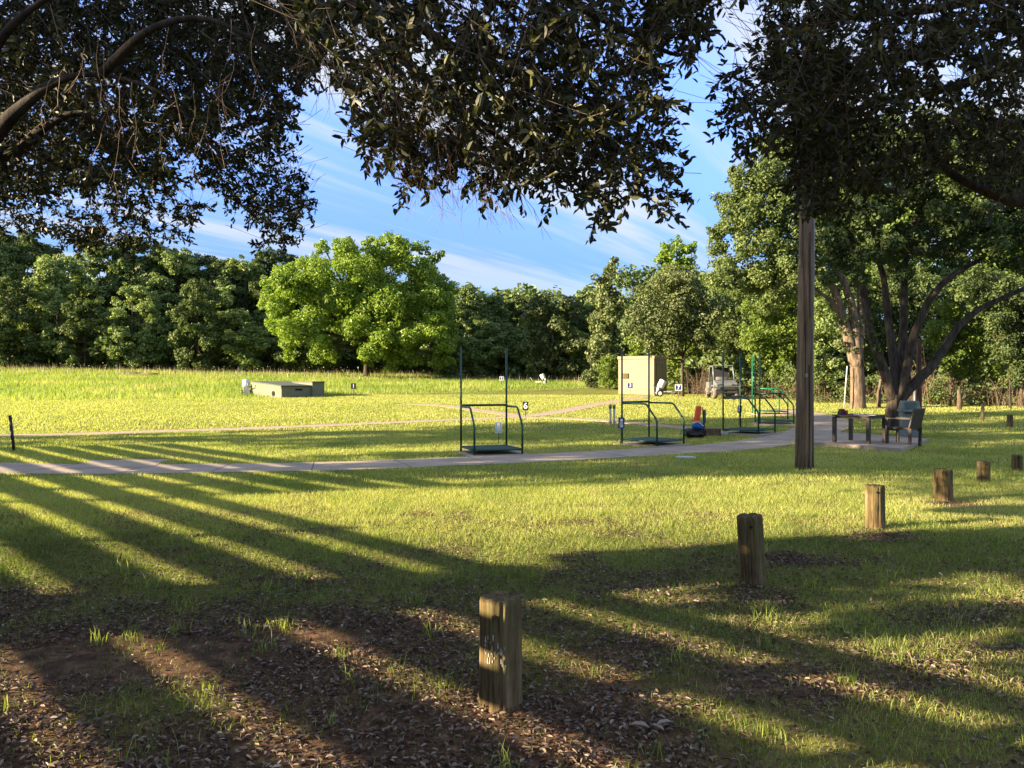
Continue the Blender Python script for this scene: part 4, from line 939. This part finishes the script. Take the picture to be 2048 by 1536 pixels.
Vv, Fc, vv = crown(lob, 70, .14, .09, rs, .5, .3, .2, -1, False); tag(npmesh('bramble_leaves', Vv, Fc, M_forest2, var=vv), kind='stuff')
# dead tree stump trunks at right edge
for i, (px, py, h, r, lab) in enumerate(((1918, 820, .9, .10, 'pale broken stump in the brush at the right'), (1757, 815, 1.5, .09, 'leaning pale dead stem right of the thick trunk'))):
    p = at(px, py); t = thing('dead_stem', lab, 'dead tree', p); MB().tube([(0, 0, -.1), (.02, 0, h * .5), (.15 * i, 0, h)], [r * 1.3, r, r * .7], 9, noise=.2).build('trunk', M_barkl, t)
# ------------------------------------------------------------------ overhanging oaks
def leaf6(cen, dirn, nor, L, Wd, rs):
    n_ = len(cen); d = dirn / np.linalg.norm(dirn, axis=1)[:, None]; nor = nor - d * (nor * d).sum(1)[:, None]; nor /= np.linalg.norm(nor, axis=1)[:, None] + 1e-9; b_ = np.cross(d, nor)
    s = rs.uniform(.6, 1.25, n_)[:, None]; L_, W_ = L * s, Wd * s * rs.uniform(.8, 1.15, n_)[:, None]
    up = nor * W_ * .35; cur = nor * L_ * rs.uniform(-.18, .12, n_)[:, None]
    base = cen; tip = cen + d * L_ + cur
    l1 = cen + d * L_ * .3 + b_ * W_ * .46 + up; l2 = cen + d * L_ * .72 + b_ * W_ * .42 + up + cur * .5
    r1 = cen + d * L_ * .3 - b_ * W_ * .46 + up; r2 = cen + d * L_ * .72 - b_ * W_ * .42 + up + cur * .5
    V = np.stack([base, l1, l2, tip, r2, r1], 1).reshape(-1, 3); i0 = np.arange(n_) * 6
    Fc = np.concatenate([np.stack([i0, i0 + 1, i0 + 2, i0 + 3], 1), np.stack([i0, i0 + 3, i0 + 4, i0 + 5], 1)])
    return V, Fc
def overhang(name, label, polys, holes, limbs, base, seed, deadpoly=None, leafL=.064):
    rs = np.random.default_rng(seed); org = Vector((base[0], base[1], tz(base[0], base[1])))
    t = thing(name, label, 'tree', org)
    P, Dm = [], []
    for poly, dens, (y0, y1) in polys:
        a = np.array(poly, float); lo_, hi = a.min(0), a.max(0); area = (hi - lo_).prod()
        k = int(area * dens); q = rs.uniform(lo_, hi, (k, 2)); ins = inside(q[:, 0], q[:, 1], poly)
        for h in holes: ins &= ~inside(q[:, 0], q[:, 1], h)
        # clumped density
        cl_ = fbm(q[:, 0] / 55, q[:, 1] / 55, seed, 3); ins &= (cl_ + rs.random(k) * .35) > .42
        q = q[ins]; Y = rs.uniform(y0, y1, len(q)); P.append(np.stack([(q[:, 0] - CX) / F * Y, Y, EYE + (HY - q[:, 1]) / F * Y], 1))
    P = np.concatenate(P); n_ = len(P); tw = MB()
    dirs = rs.normal(size=(n_, 3)) * np.array([.7, .7, .35]) + np.array([.15, -.1, -.45]); dirs /= np.linalg.norm(dirs, axis=1)[:, None]
    per = 13; Lt = rs.uniform(.10, .26, n_)
    tpos = np.tile(np.linspace(0.05, 1, per), (n_, 1)) + rs.uniform(-.04, .04, (n_, per))
    droop = np.array([0, 0, -.10])
    cen = P[:, None, :] + dirs[:, None, :] * (tpos * Lt[:, None])[:, :, None] + droop * (tpos ** 2)[:, :, None] * Lt[:, None, None]
    ld = dirs[:, None, :] * .7 + rs.normal(size=(n_, per, 3)) * .75; nr = rs.normal(size=(n_, per, 3)) * .8 + np.array([0, 0, .6])
    V, Fc = leaf6(cen.reshape(-1, 3), ld.reshape(-1, 3), nr.reshape(-1, 3), leafL, leafL * .42, rs)
    vv = np.repeat(np.clip(rs.normal(size=n_ * per) * .2 + .38 + .5 * (rs.random(n_ * per) < .02), 0, 1), 6)
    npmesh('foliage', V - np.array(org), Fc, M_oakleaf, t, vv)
    # twigs: each cluster stem, plus a back twig towards a neighbour further up
    ends = P + dirs * Lt[:, None]; backs = P - dirs * rs.uniform(.1, .5, n_)[:, None] + np.array([0, 0, .06])
    tvs = []; 
    def thin(A, B, r):
        d = B - A; d /= np.linalg.norm(d, axis=1)[:, None] + 1e-9; s1 = np.cross(d, np.array([.3, .9, .2])); s1 /= np.linalg.norm(s1, axis=1)[:, None]; s2 = np.cross(d, s1)
        ring = [(s1 * math.cos(a) + s2 * math.sin(a)) for a in (0, 2.094, 4.189)]
        Vt = np.concatenate([np.stack([A + q * r for q in ring], 1), np.stack([B + q * r * .6 for q in ring], 1)], 1).reshape(-1, 3); i0 = np.arange(len(A)) * 6
        Ft = np.concatenate([np.stack([i0 + j, i0 + (j + 1) % 3, i0 + 3 + (j + 1) % 3, i0 + 3 + j], 1) for j in range(3)]); return Vt, Ft
    Vt, Ft = thin(np.concatenate([P, backs]), np.concatenate([ends, P]), .0022)
    npmesh('twigs', Vt - np.array(org), Ft, M_twig, t)
    lm = MB()
    for pts, rad in limbs:
        p3 = [W(a, b2, yd) - org for a, b2, yd in pts] if len(pts[0]) == 3 else pts
        lm.tube(curve_pts(p3, 5), list(np.interp(np.linspace(0, 1, (len(pts) - 1) * 5 + 1), np.linspace(0, 1, len(pts)), rad)), 10, noise=.1)
    # trunk out of frame joins the limbs
    first = lm.v[0]; root = [Vector((0, 0, -.3)), Vector((0, 0, 3.3)), Vector(W(*limbs[0][0][0]) - org) * .5 + Vector((0, 0, 2.6)), Vector(W(*limbs[0][0][0]) - org)]
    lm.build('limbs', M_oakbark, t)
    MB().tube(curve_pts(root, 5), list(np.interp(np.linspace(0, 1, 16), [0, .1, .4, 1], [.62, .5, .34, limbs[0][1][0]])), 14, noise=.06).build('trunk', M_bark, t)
    if deadpoly:
        dm = MB(); rr = random.Random(seed)
        for poly, k, dirv in deadpoly:
            a = np.array(poly, float); lo_, hi = a.min(0), a.max(0); c = 0
            while c < k:
                q = (rr.uniform(lo_[0], hi[0]), rr.uniform(lo_[1], hi[1]))
                if not inside(np.array([q[0]]), np.array([q[1]]), poly)[0]: continue
                c += 1; Y = rr.uniform(4.2, 5.5); s_ = W(q[0], q[1], Y) - org; L = rr.uniform(.2, .6); pts = [s_]; d = Vector(dirv) + Vector((rr.uniform(-.5, .5), rr.uniform(-.3, .3), rr.uniform(-.5, .5)))
                for j in range(5):
                    d = (d.normalized() + Vector((rr.uniform(-.35, .35), rr.uniform(-.3, .3), rr.uniform(-.5, .15)))).normalized(); pts.append(pts[-1] + d * L / 5)
                r_ = rr.uniform(.0012, .0032); dm.tube(pts, [r_ * (1 - .14 * j) for j in range(6)], 4, False)
                for j in (2, 3, 4):
                    dd = (d + Vector((rr.uniform(-1, 1), rr.uniform(-.5, .5), rr.uniform(-1, .3)))).normalized(); dm.tube([pts[j], pts[j] + dd * L * .25], [r_ * .6, r_ * .3], 3, False)
        tag(dm.build('dead_twigs', M_dead, t), kind='stuff')
    return t
Lp1 = [(-160, -160), (660, -160), (640, 60), (610, 150), (570, 200), (575, 290), (470, 300), (400, 310), (345, 262), (320, 300), (330, 345), (250, 360), (100, 370), (-160, 420)]
Lp2 = [(-160, 360), (330, 340), (370, 345), (345, 375), (400, 400), (412, 425), (375, 450), (355, 475), (300, 480), (235, 495), (180, 490), (140, 480), (100, 455), (50, 450), (-160, 460)]
Lp3 = [(400, 300), (575, 280), (588, 340), (640, 390), (610, 415), (590, 440), (582, 480), (525, 490), (545, 455), (495, 430), (460, 395), (420, 380), (395, 335), (350, 270)]
overhang('overhanging_oak', 'dark leafy oak boughs drooping in from the upper left', [(Lp1, .0120, (5.5, 9.5)), (Lp2, .0066, (7.5, 10)), (Lp3, .0088, (7.5, 9.5))], [[(85, 375), (110, 370), (110, 395), (75, 395)], [(135, 405), (165, 400), (165, 440), (140, 440)], [(0, 130), (25, 150), (10, 165), (-10, 160)]],
         [([(-700, 250, 6.2), (-300, 320, 6.0), (-60, 300, 5.6), (30, 225, 5.4), (110, 165, 5.3), (200, 150, 5.2), (330, 190, 5.2), (430, 300, 5.4), (500, 380, 5.6)], [.2, .13, .065, .045, .028, .014, .009, .006, .004]),
          ([(-60, 300, 5.7), (20, 310, 5.7), (90, 255, 5.6), (170, 230, 5.6), (260, 330, 5.8), (300, 420, 6)], [.06, .045, .03, .018, .01, .005]),
          ([(-60, 300, 5.6), (-20, 120, 5.2), (60, 20, 5), (200, -60, 5)], [.05, .035, .02, .012]), ([(200, 150, 5.2), (300, 60, 5), (420, 40, 5), (560, 110, 5.1)], [.035, .025, .018, .006])],
         (-9.0, 3.6), 501, [([(60, 0), (620, 0), (600, 150), (200, 330), (100, 200)], 28, (.1, 0, -1))])
Cp1 = [(560, -160), (1440, -160), (1438, 30), (1400, 60), (1368, 100), (1320, 150), (1335, 230), (1330, 290), (1300, 330), (1200, 340), (1050, 330), (930, 320), (850, 290), (780, 300), (700, 190), (640, 130), (560, 60)]
Cp2 = [(700, 250), (760, 230), (850, 280), (950, 310), (1100, 320), (1200, 330), (1350, 320), (1340, 370), (1345, 400), (1310, 440), (1290, 390), (1250, 380), (1230, 410), (1195, 450), (1180, 410), (1165, 370), (1130, 395), (1105, 360), (1040, 380), (1000, 350), (945, 375), (925, 345), (880, 360), (855, 395), (825, 395), (810, 350), (765, 335), (715, 290)]
overhang('overhanging_oak', 'dark oak spray hanging down over the middle of the sky', [(Cp1, .0050, (4.0, 6.6)), (Cp2, .0030, (4.2, 5.4))], [],
         [([(950, -900, 5.6), (700, -300, 5.4), (640, -120, 5.2), (700, 0, 5.1), (800, 110, 5.0), (900, 200, 4.9), (980, 260, 4.8), (1060, 330, 4.7)], [.16, .09, .06, .045, .035, .026, .018, .006]),
          ([(640, -120, 5.2), (820, 40, 5.2), (960, 120, 5.1), (1100, 180, 5), (1220, 280, 4.8), (1290, 380, 4.7)], [.045, .035, .028, .02, .012, .005]),
          ([(950, -120, 5.4), (1100, -20, 5.2), (1250, 60, 5.2), (1360, 110, 5.1), (1420, 60, 5)], [.05, .035, .022, .012, .004])],
         (-1.2, -3.5), 502, [([(540, 0), (760, 0), (920, 180), (1000, 330), (800, 300), (640, 130)], 170, (.6, 0, -1)), ([(850, 150), (1000, 250), (1000, 360), (880, 340), (700, 260)], 90, (.9, 0, -.5))], .066)
Rp1 = [(1530, -160), (2220, -160), (2220, 120), (2040, 110), (1950, 150), (1900, 190), (1800, 200), (1740, 260), (1640, 270), (1600, 240), (1560, 260), (1530, 285), (1480, 280), (1465, 230), (1452, 155), (1500, 115), (1522, 60)]
Rp2 = [(1590, 230), (1740, 250), (1800, 195), (1900, 180), (2050, 110), (2220, 120), (2220, 360), (2000, 400), (1900, 330), (1800, 360), (1700, 390), (1630, 410), (1596, 405), (1610, 330)]
overhang('overhanging_oak', 'dark broad oak boughs filling the upper right corner', [(Rp1, .0050, (4.4, 7.2)), (Rp2, .0044, (5.2, 8.0)), ([(1560, 120), (1700, 100), (1700, 365), (1640, 392), (1592, 380), (1575, 260)], .012, (5.0, 8.0))], [[(1895, 90), (1930, 85), (1925, 130), (1900, 130)], [(1600, 215), (1630, 225), (1610, 250)]],
         [([(2700, 60, 6.5), (2400, 100, 6.3), (2150, 90, 6.2), (2030, 130, 6.1), (1900, 175, 6.0), (1780, 200, 5.8), (1660, 230, 5.6), (1560, 250, 5.5)], [.2, .12, .06, .045, .035, .026, .015, .006]),
          ([(2150, 90, 6.2), (2160, 300, 6.4), (2060, 398, 6.6), (1990, 390, 6.6), (1900, 345, 6.6), (1860, 290, 6.6), (1850, 230, 6.5)], [.05, .045, .05, .045, .035, .03, .02]),
          ([(2400, 100, 6.3), (2050, 0, 5.8), (1850, 20, 5.6), (1650, 40, 5.4), (1530, 90, 5.3)], [.06, .04, .03, .018, .006]), ([(1990, 390, 6.6), (1975, 375, 6.5), (1960, 380, 6.45)], [.04, .03, .02])],
         (8.5, 3.0), 503, [([(1500, 60), (2040, 60), (2040, 330), (1600, 300)], 0, (-.6, 0, -.6))], .066)

# ------------------------------------------------------------------ unseen shadow casters left of the picture: added fence and leaves, shade trees
# unseen board fence, added to cut the light into streaks, along x + y = -3
M_shadow_fence = barkmat('shadow_fence_wood', G(.10, .075, .05), G(.24, .19, .13), 12, .3, .3)
def make_shadow_fence(label, s0, s1, hs, name='shadow_fence', c0=-3.0, bh=.165):
    # s measures along (-1, 1)/sqrt2 from the point nearest the camera
    dx = Vector((-1, 1, 0)).normalized(); o0 = Vector((c0 / 2, c0 / 2, 0)); t = thing(name, label, 'fence', o0 + dx * s0)
    ln = s1 - s0; R = Matrix.Rotation(math.radians(135), 3, 'Z'); 
    bd = MB()
    for h in hs: bd.box(dx * ln / 2 + Vector((0, 0, h)), (ln, .022, bh), R)
    bd.build('boards', M_shadow_fence, t)
    s = 0.0
    while s <= ln + .01:
        MB().box(dx * s + Vector((-.05, -.05, max(hs) / 2)), (.11, .11, max(hs) + .25), R).build('post', M_shadow_fence, t); s += 3.2
    return t
per = .2477
lit = [(c + 3.0) / 4.44 for c in (1.45, 2.45, 3.65, 4.78, 5.9)]  # streak positions turned into gap heights of the added fence
hs = [];
edges = sorted(lit)
bounds = [(.02, edges[0] - .037)] + [(edges[i] + .037, edges[i + 1] - .037) for i in range(4)] + [(edges[4] + .037, 2.17)]
def shadow_fence_bands(label, s0, s1, bands):
    dx = Vector((-1, 1, 0)).normalized(); o0 = Vector((-1.5, -1.5, 0)); t = thing('shadow_fence', label, 'fence', o0 + dx * s0, group='added fence casting the light streaks')
    ln = s1 - s0; R = Matrix.Rotation(math.radians(135), 3, 'Z'); bd = MB()
    for a, b2 in bands: bd.box(dx * ln / 2 + Vector((0, 0, (a + b2) / 2)), (ln, .022, b2 - a), R)
    bd.build('boards', M_shadow_fence, t)
    for s in np.arange(0, ln + .1, max(ln / round(ln / 3.4), 1)):
        MB().box(dx * float(s) + Vector((-.03, -.03, bands[-1][1] / 2)), (.12, .10, bands[-1][1] + .1), R).build('post', M_shadow_fence, t)
shadow_fence_bands('unseen board fence added to cast the light streaks', 1.0, 14.6, bounds)
more = [(bounds[-1][0], edges[-1] + per - .03)] + [(edges[-1] + per * k + .03, edges[-1] + per * (k + 1) - .03) for k in range(1, 5)]
shadow_fence_bands('taller unseen board fence added for the far light streaks', 14.7, 26.0, bounds[:-1] + more)
# unseen trees left of the frame, placed and shaped for the shade they cast
def shade(label, x, y, h, rx, z0, seed, n_=60, dens=9, L=.34, shape='round', split=.3):
    r_ = np.random.default_rng(seed); lb = auto_lobes(r_, h, rx, z0, n_, (.20, .32), shape)
    return tree('shade_tree', label, 'tree', (x, y, tz(x, y)), lb, M_forest, dens, L, L * .65, h, .35, seed, group='shade trees left of the lawn', var=.4, nl=10, split=split)
shade('broad shade tree beyond the added fence', -27, 15.4, 18, 5.4, 6.6, 601, 95, 9, .34, 'col')
shade('tall shade tree standing before the broad one', -26, 8.1, 18, 5.5, 7.3, 602, 95, 9, .34, 'col')
shade('high crowned tree further left', -31, -2.7, 20, 6.0, 13.1, 605, 100, 12, split=.66)
shade('short shade tree standing close to the added fence', -15, 9.25, 10.5, 2.2, 6.4, 606, 46, 18)
shade('narrow shade tree at the end of the taller added fence', -26, 17.4, 6.5, 2.2, .3, 604, 40, 16)
fv = []; fr_ = np.random.default_rng(31)  # leaf lobes added above the fence to darken the foreground
for s_ in np.arange(5.9, 8.8, .28):
    for z in (2.42, 2.65, 2.9, 3.15, 3.4, 3.65, 3.9):
        if s_ < 7.2 and (z > 3.3 or fr_.random() < .45): continue
        q = (-1.5 - s_ / math.sqrt(2), -1.5 + s_ / math.sqrt(2)); fv.append((q[0] + fr_.uniform(-.15, .15), q[1] + fr_.uniform(-.15, .15), z + fr_.uniform(-.12, .12), fr_.uniform(.2, .28)))
for s_ in np.arange(2.6, 5.9, .22):  # sparser leaves added for mottled shade
    for z in (2.45, 2.75, 3.05, 3.4):
        if fr_.random() < .42: fv.append((-1.5 - s_ / math.sqrt(2), -1.5 + s_ / math.sqrt(2), z + fr_.uniform(-.1, .1), fr_.uniform(.12, .24)))
for s_ in (8.35, 8.5):  # leaf clump added to interrupt the light streaks
    for z in np.arange(.3, 2.2, .3): fv.append((-1.5 - s_ / math.sqrt(2), -1.5 + s_ / math.sqrt(2), z, .17))
Vv, Fc, vv = crown(fv, 260, .12, .09, fr_, .5, .3, .1, -1, False)
tag(npmesh('shadow_leaves', Vv, Fc, M_forest, var=vv), 'unseen leaf heap added over the fence to shade the foreground', 'vine')

# ------------------------------------------------------------------ grass
SEGS = []
for P, w in PATHS:
    for i in range(0, len(P) - 1, 2): SEGS.append((P[i], P[min(i + 2, len(P) - 1)], w))
def off_paths(x, y, m_=0.0):
    k = np.ones(x.shape, bool)
    for a, b2, w in SEGS:
        if y.min() > max(a[1], b2[1]) + 3 or y.max() < min(a[1], b2[1]) - 3: continue
        d = b2 - a; tt = np.clip(((x - a[0]) * d[0] + (y - a[1]) * d[1]) / (d @ d + 1e-9), 0, 1)
        k &= np.hypot(x - a[0] - tt * d[0], y - a[1] - tt * d[1]) > w / 2 - .02 + m_
    for P in PADS: k &= ~inside(x, y, P)
    return k
def scatter(y0, y1, dens, rs, spread=.72, extra=1.2):
    n_ = int(dens * spread * (y1 ** 2 - y0 ** 2) + dens * extra * 2 * (y1 - y0))
    yy = np.sqrt(rs.uniform(y0 ** 2, y1 ** 2, n_)); xx = rs.uniform(-1, 1, n_) * (spread * yy + extra); return xx, yy
def blades(name, x, y, hgt, wid, lean, mat, rs, var, bent=False, zoff=0.0):
    n_ = len(x); z = terr(x, y) + zoff; a = rs.uniform(0, 2 * PI, n_); b_ = np.stack([np.cos(a), np.sin(a), 0 * a], 1); la = rs.uniform(0, 2 * PI, n_)
    ll = hgt * lean * rs.uniform(.2, 1.2, n_); tipo = np.stack([np.cos(la) * ll, np.sin(la) * ll, hgt], 1); base = np.stack([x, y, z - .004], 1)
    w = (wid / 2)[:, None]
    if bent:
        mid = base + tipo * np.array([.35, .35, .62]); V = np.stack([base - b_ * w, base + b_ * w, mid + b_ * w * .75, mid - b_ * w * .75, base + tipo * np.array([1, 1, .93])], 1).reshape(-1, 3); i0 = np.arange(n_) * 5
        Fc = np.concatenate([np.stack([i0, i0 + 1, i0 + 2], 1), np.stack([i0, i0 + 2, i0 + 3], 1), np.stack([i0 + 3, i0 + 2, i0 + 4], 1)]); vv = np.repeat(var, 5)
    else:
        V = np.stack([base - b_ * w, base + b_ * w, base + tipo], 1).reshape(-1, 3); Fc = np.arange(n_ * 3).reshape(-1, 3); vv = np.repeat(var, 3)
    return tag(npmesh(name, V, Fc, mat, var=vv), kind='stuff')
gs = np.random.default_rng(900)
def mow(x, y): # colour drift over the lawn
    return (fbm(x * .5, y * .5, 61, 3) - .5) * .6 + (fbm(x * 2.5, y * 2.5, 67, 2) - .5) * .35
# near: thin turf, litter between
x, y = scatter(2.4, 6.0, 5200, gs); g = grassy(x, y); k = gs.random(len(x)) < (g * .60 + .09); x, y, g = x[k], y[k], g[k]
blades('lawn_grass', x, y, gs.uniform(.02, .06, len(x)) * (.7 + .6 * vn(x * 3, y * 3, 71)), gs.uniform(.002, .0042, len(x)), 1.0, M_grass, gs, np.clip(.16 + .12 * np.clip(x - .6, 0, 1.5) + mow(x, y) * .6 + gs.normal(size=len(x)) * .17 + .25 * (gs.random(len(x)) < .12), 0, 1), True)  # blades dark under the oaks, deepened for the shade, lighter on the sunlit right
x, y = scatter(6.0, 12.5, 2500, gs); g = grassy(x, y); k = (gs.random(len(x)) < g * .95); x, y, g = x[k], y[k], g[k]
blades('lawn_grass', x, y, gs.uniform(.025, .07, len(x)) * (.7 + .6 * vn(x * 2, y * 2, 71)), gs.uniform(.004, .007, len(x)), .8, M_grass, gs, np.clip(np.interp(y, [6, 7.5, 9], [.12, .26, .66]) + mow(x, y) + gs.normal(size=len(x)) * .18 + .1 * (1 - g), 0, 1))  # shade put into the blade tone, rising to the sunlit lawn
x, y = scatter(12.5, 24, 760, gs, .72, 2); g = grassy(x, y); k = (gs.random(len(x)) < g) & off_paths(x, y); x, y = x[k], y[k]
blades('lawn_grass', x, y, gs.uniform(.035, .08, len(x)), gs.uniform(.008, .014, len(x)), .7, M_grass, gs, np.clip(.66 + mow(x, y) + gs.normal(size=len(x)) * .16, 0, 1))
x, y = scatter(24, 50, 150, gs, .72, 3); k = off_paths(x, y); x, y = x[k], y[k]
blades('lawn_grass', x, y, gs.uniform(.04, .08, len(x)), gs.uniform(.018, .032, len(x)), .6, M_grass, gs, np.clip(.66 + mow(x, y) * .6 + gs.normal(size=len(x)) * .12, 0, 1))
# unmown field beyond: everything past the line of the bunker
def fieldline(x): return np.interp(x, [-40, -16, -2, 8, 30], [38, 44.5, 54, 62, 66])
x, y = scatter(38, 92, 42, gs, .72, 4); fl = fieldline(x); k = (y > fl) & off_paths(x, y); x, y, fl = x[k], y[k], fl[k]; hh = np.clip((y - fl) / 3, .3, 1)
blades('field_grass', x, y, gs.uniform(.18, .42, len(x)) * hh, gs.uniform(.03, .06, len(x)), .5, M_field, gs, np.clip(.5 + (fbm(x * .3, y * .3, 44, 3) - .5) * 1.2 + gs.normal(size=len(x)) * .12, 0, 1))
# weeds at the foot of the wood, some with pale flower heads
x, y = scatter(70, 84, 5, gs, .72, 4); k = (x < 12) & (y > fieldline(x)); x, y = x[k], y[k]
blades('dry_weeds', x, y, gs.uniform(.35, .9, len(x)), gs.uniform(.03, .05, len(x)), .25, M_weed, gs, gs.random(len(x)) ** 1.5)
x, y = scatter(70, 80, .22, gs, .72, 2); k = (x < 0); x, y = x[k], y[k]; z = terr(x, y) + gs.uniform(.6, 1.0, len(x))
Vv, Fc = leaves(np.stack([x, y, z], 1), gs.normal(size=(len(x), 3)), .09, .08, gs); tag(npmesh('white_wildflowers', Vv, Fc, M_weed, var=np.full(len(Vv), .97)), kind='stuff')
# long tufts round posts and in the thin turf
tx_, ty_ = [], []
cent = [(-.37, 4.05), (-3.4, 3.3), (.45, 4.2), (-.9, 3.6), (2.2, 4.4), (3.0, 4.0), (3.3, 4.6), (2.6, 3.5), (-2.9, 6.0), (-4.3, 6.1), (1.2, 3.5), (.6, 3.3)]
for _ in range(110): cent.append((gs.uniform(-4.5, 5), gs.uniform(3, 9.5)))
for (bx, by) in cent:
    k = int(gs.integers(10, 34)); tx_ += list(bx + gs.normal(size=k) * .04); ty_ += list(by + gs.normal(size=k) * .04)
x, y = np.array(tx_), np.array(ty_); big_ = 12 * 22
blades('grass_tufts', x, y, gs.uniform(.05, .15, len(x)), gs.uniform(.0035, .006, len(x)), .7, M_grass, gs, np.clip(gs.normal(size=len(x)) * .15 + .35, 0, 1), True)
# grass hugging stand pads, pole, patio edges is covered by the lawn; leaf litter under the oaks
x, y = scatter(2.4, 9.5, 3600, gs); g = grassy(x, y); k = gs.random(len(x)) < np.clip(1.15 - g, .04, 1) * np.interp(y, [2.4, 6, 9.5], [1, .75, .18]) * (.3 + 1.0 * fbm(x * 2.2, y * 2.2, 91, 3))
for ex, ey, ra, rb in ((-2.25, 4.5, .95, .38), (-3.1, 3.75, .6, .3), (-1.3, 4.9, .5, .16), (.9, 4.1, .35, .14), (3.1, 4.9, .6, .2)):
    k &= (((x - ex) / ra) ** 2 + ((y - ey) / rb) ** 2 > gs.uniform(.5, 1.3, len(x))) | (gs.random(len(x)) < .08)
x, y = x[k], y[k]
n_ = len(x); z = terr(x, y) + gs.uniform(.004, .022, n_); d = gs.normal(size=(n_, 3)) * np.array([1, 1, .22]); nr = gs.normal(size=(n_, 3)) * .35 + np.array([0, 0, 1])
V, Fc = leaf6(np.stack([x, y, z], 1), d, nr, .034, .0135, gs); tag(npmesh('leaf_litter', V, Fc, M_litter, var=np.repeat(np.clip(gs.beta(1.2, 2.6, n_), 0, 1), 6)), kind='stuff')
# fallen twigs
mb = MB()
for _ in range(170):
    a = Vector((gs.uniform(-4, 5), gs.uniform(2.8, 8), 0)); a.z = tz(a.x, a.y) + .012; d = Vector((gs.normal(), gs.normal(), 0)).normalized() * gs.uniform(.05, .22)
    mb.tube([a, a + d * .5 + Vector((gs.normal() * .01, gs.normal() * .01, .012)), a + d], [.0025, .002, .001], 4, False)
tag(mb.build('fallen_twigs', M_twig), kind='stuff')
# two big dry leaves
p = at(1300, 1470)
V, Fc = leaf6(np.array([[0, 0, .02], [.03, .01, .03], [.0, .03, .02]]), np.array([[-1, .3, .1], [1, .1, .15], [.6, -.7, .1]]), np.array([[0, 0, 1.], [.2, 0, 1], [0, .2, 1]]), .085, .034, gs)
o = npmesh('dry_leaf_sprig', V, Fc, M_litter, var=np.full(len(V), .75)); o.location = p; tag(o, 'large pale dry leaf sprig lying on the litter in front', 'leaf')
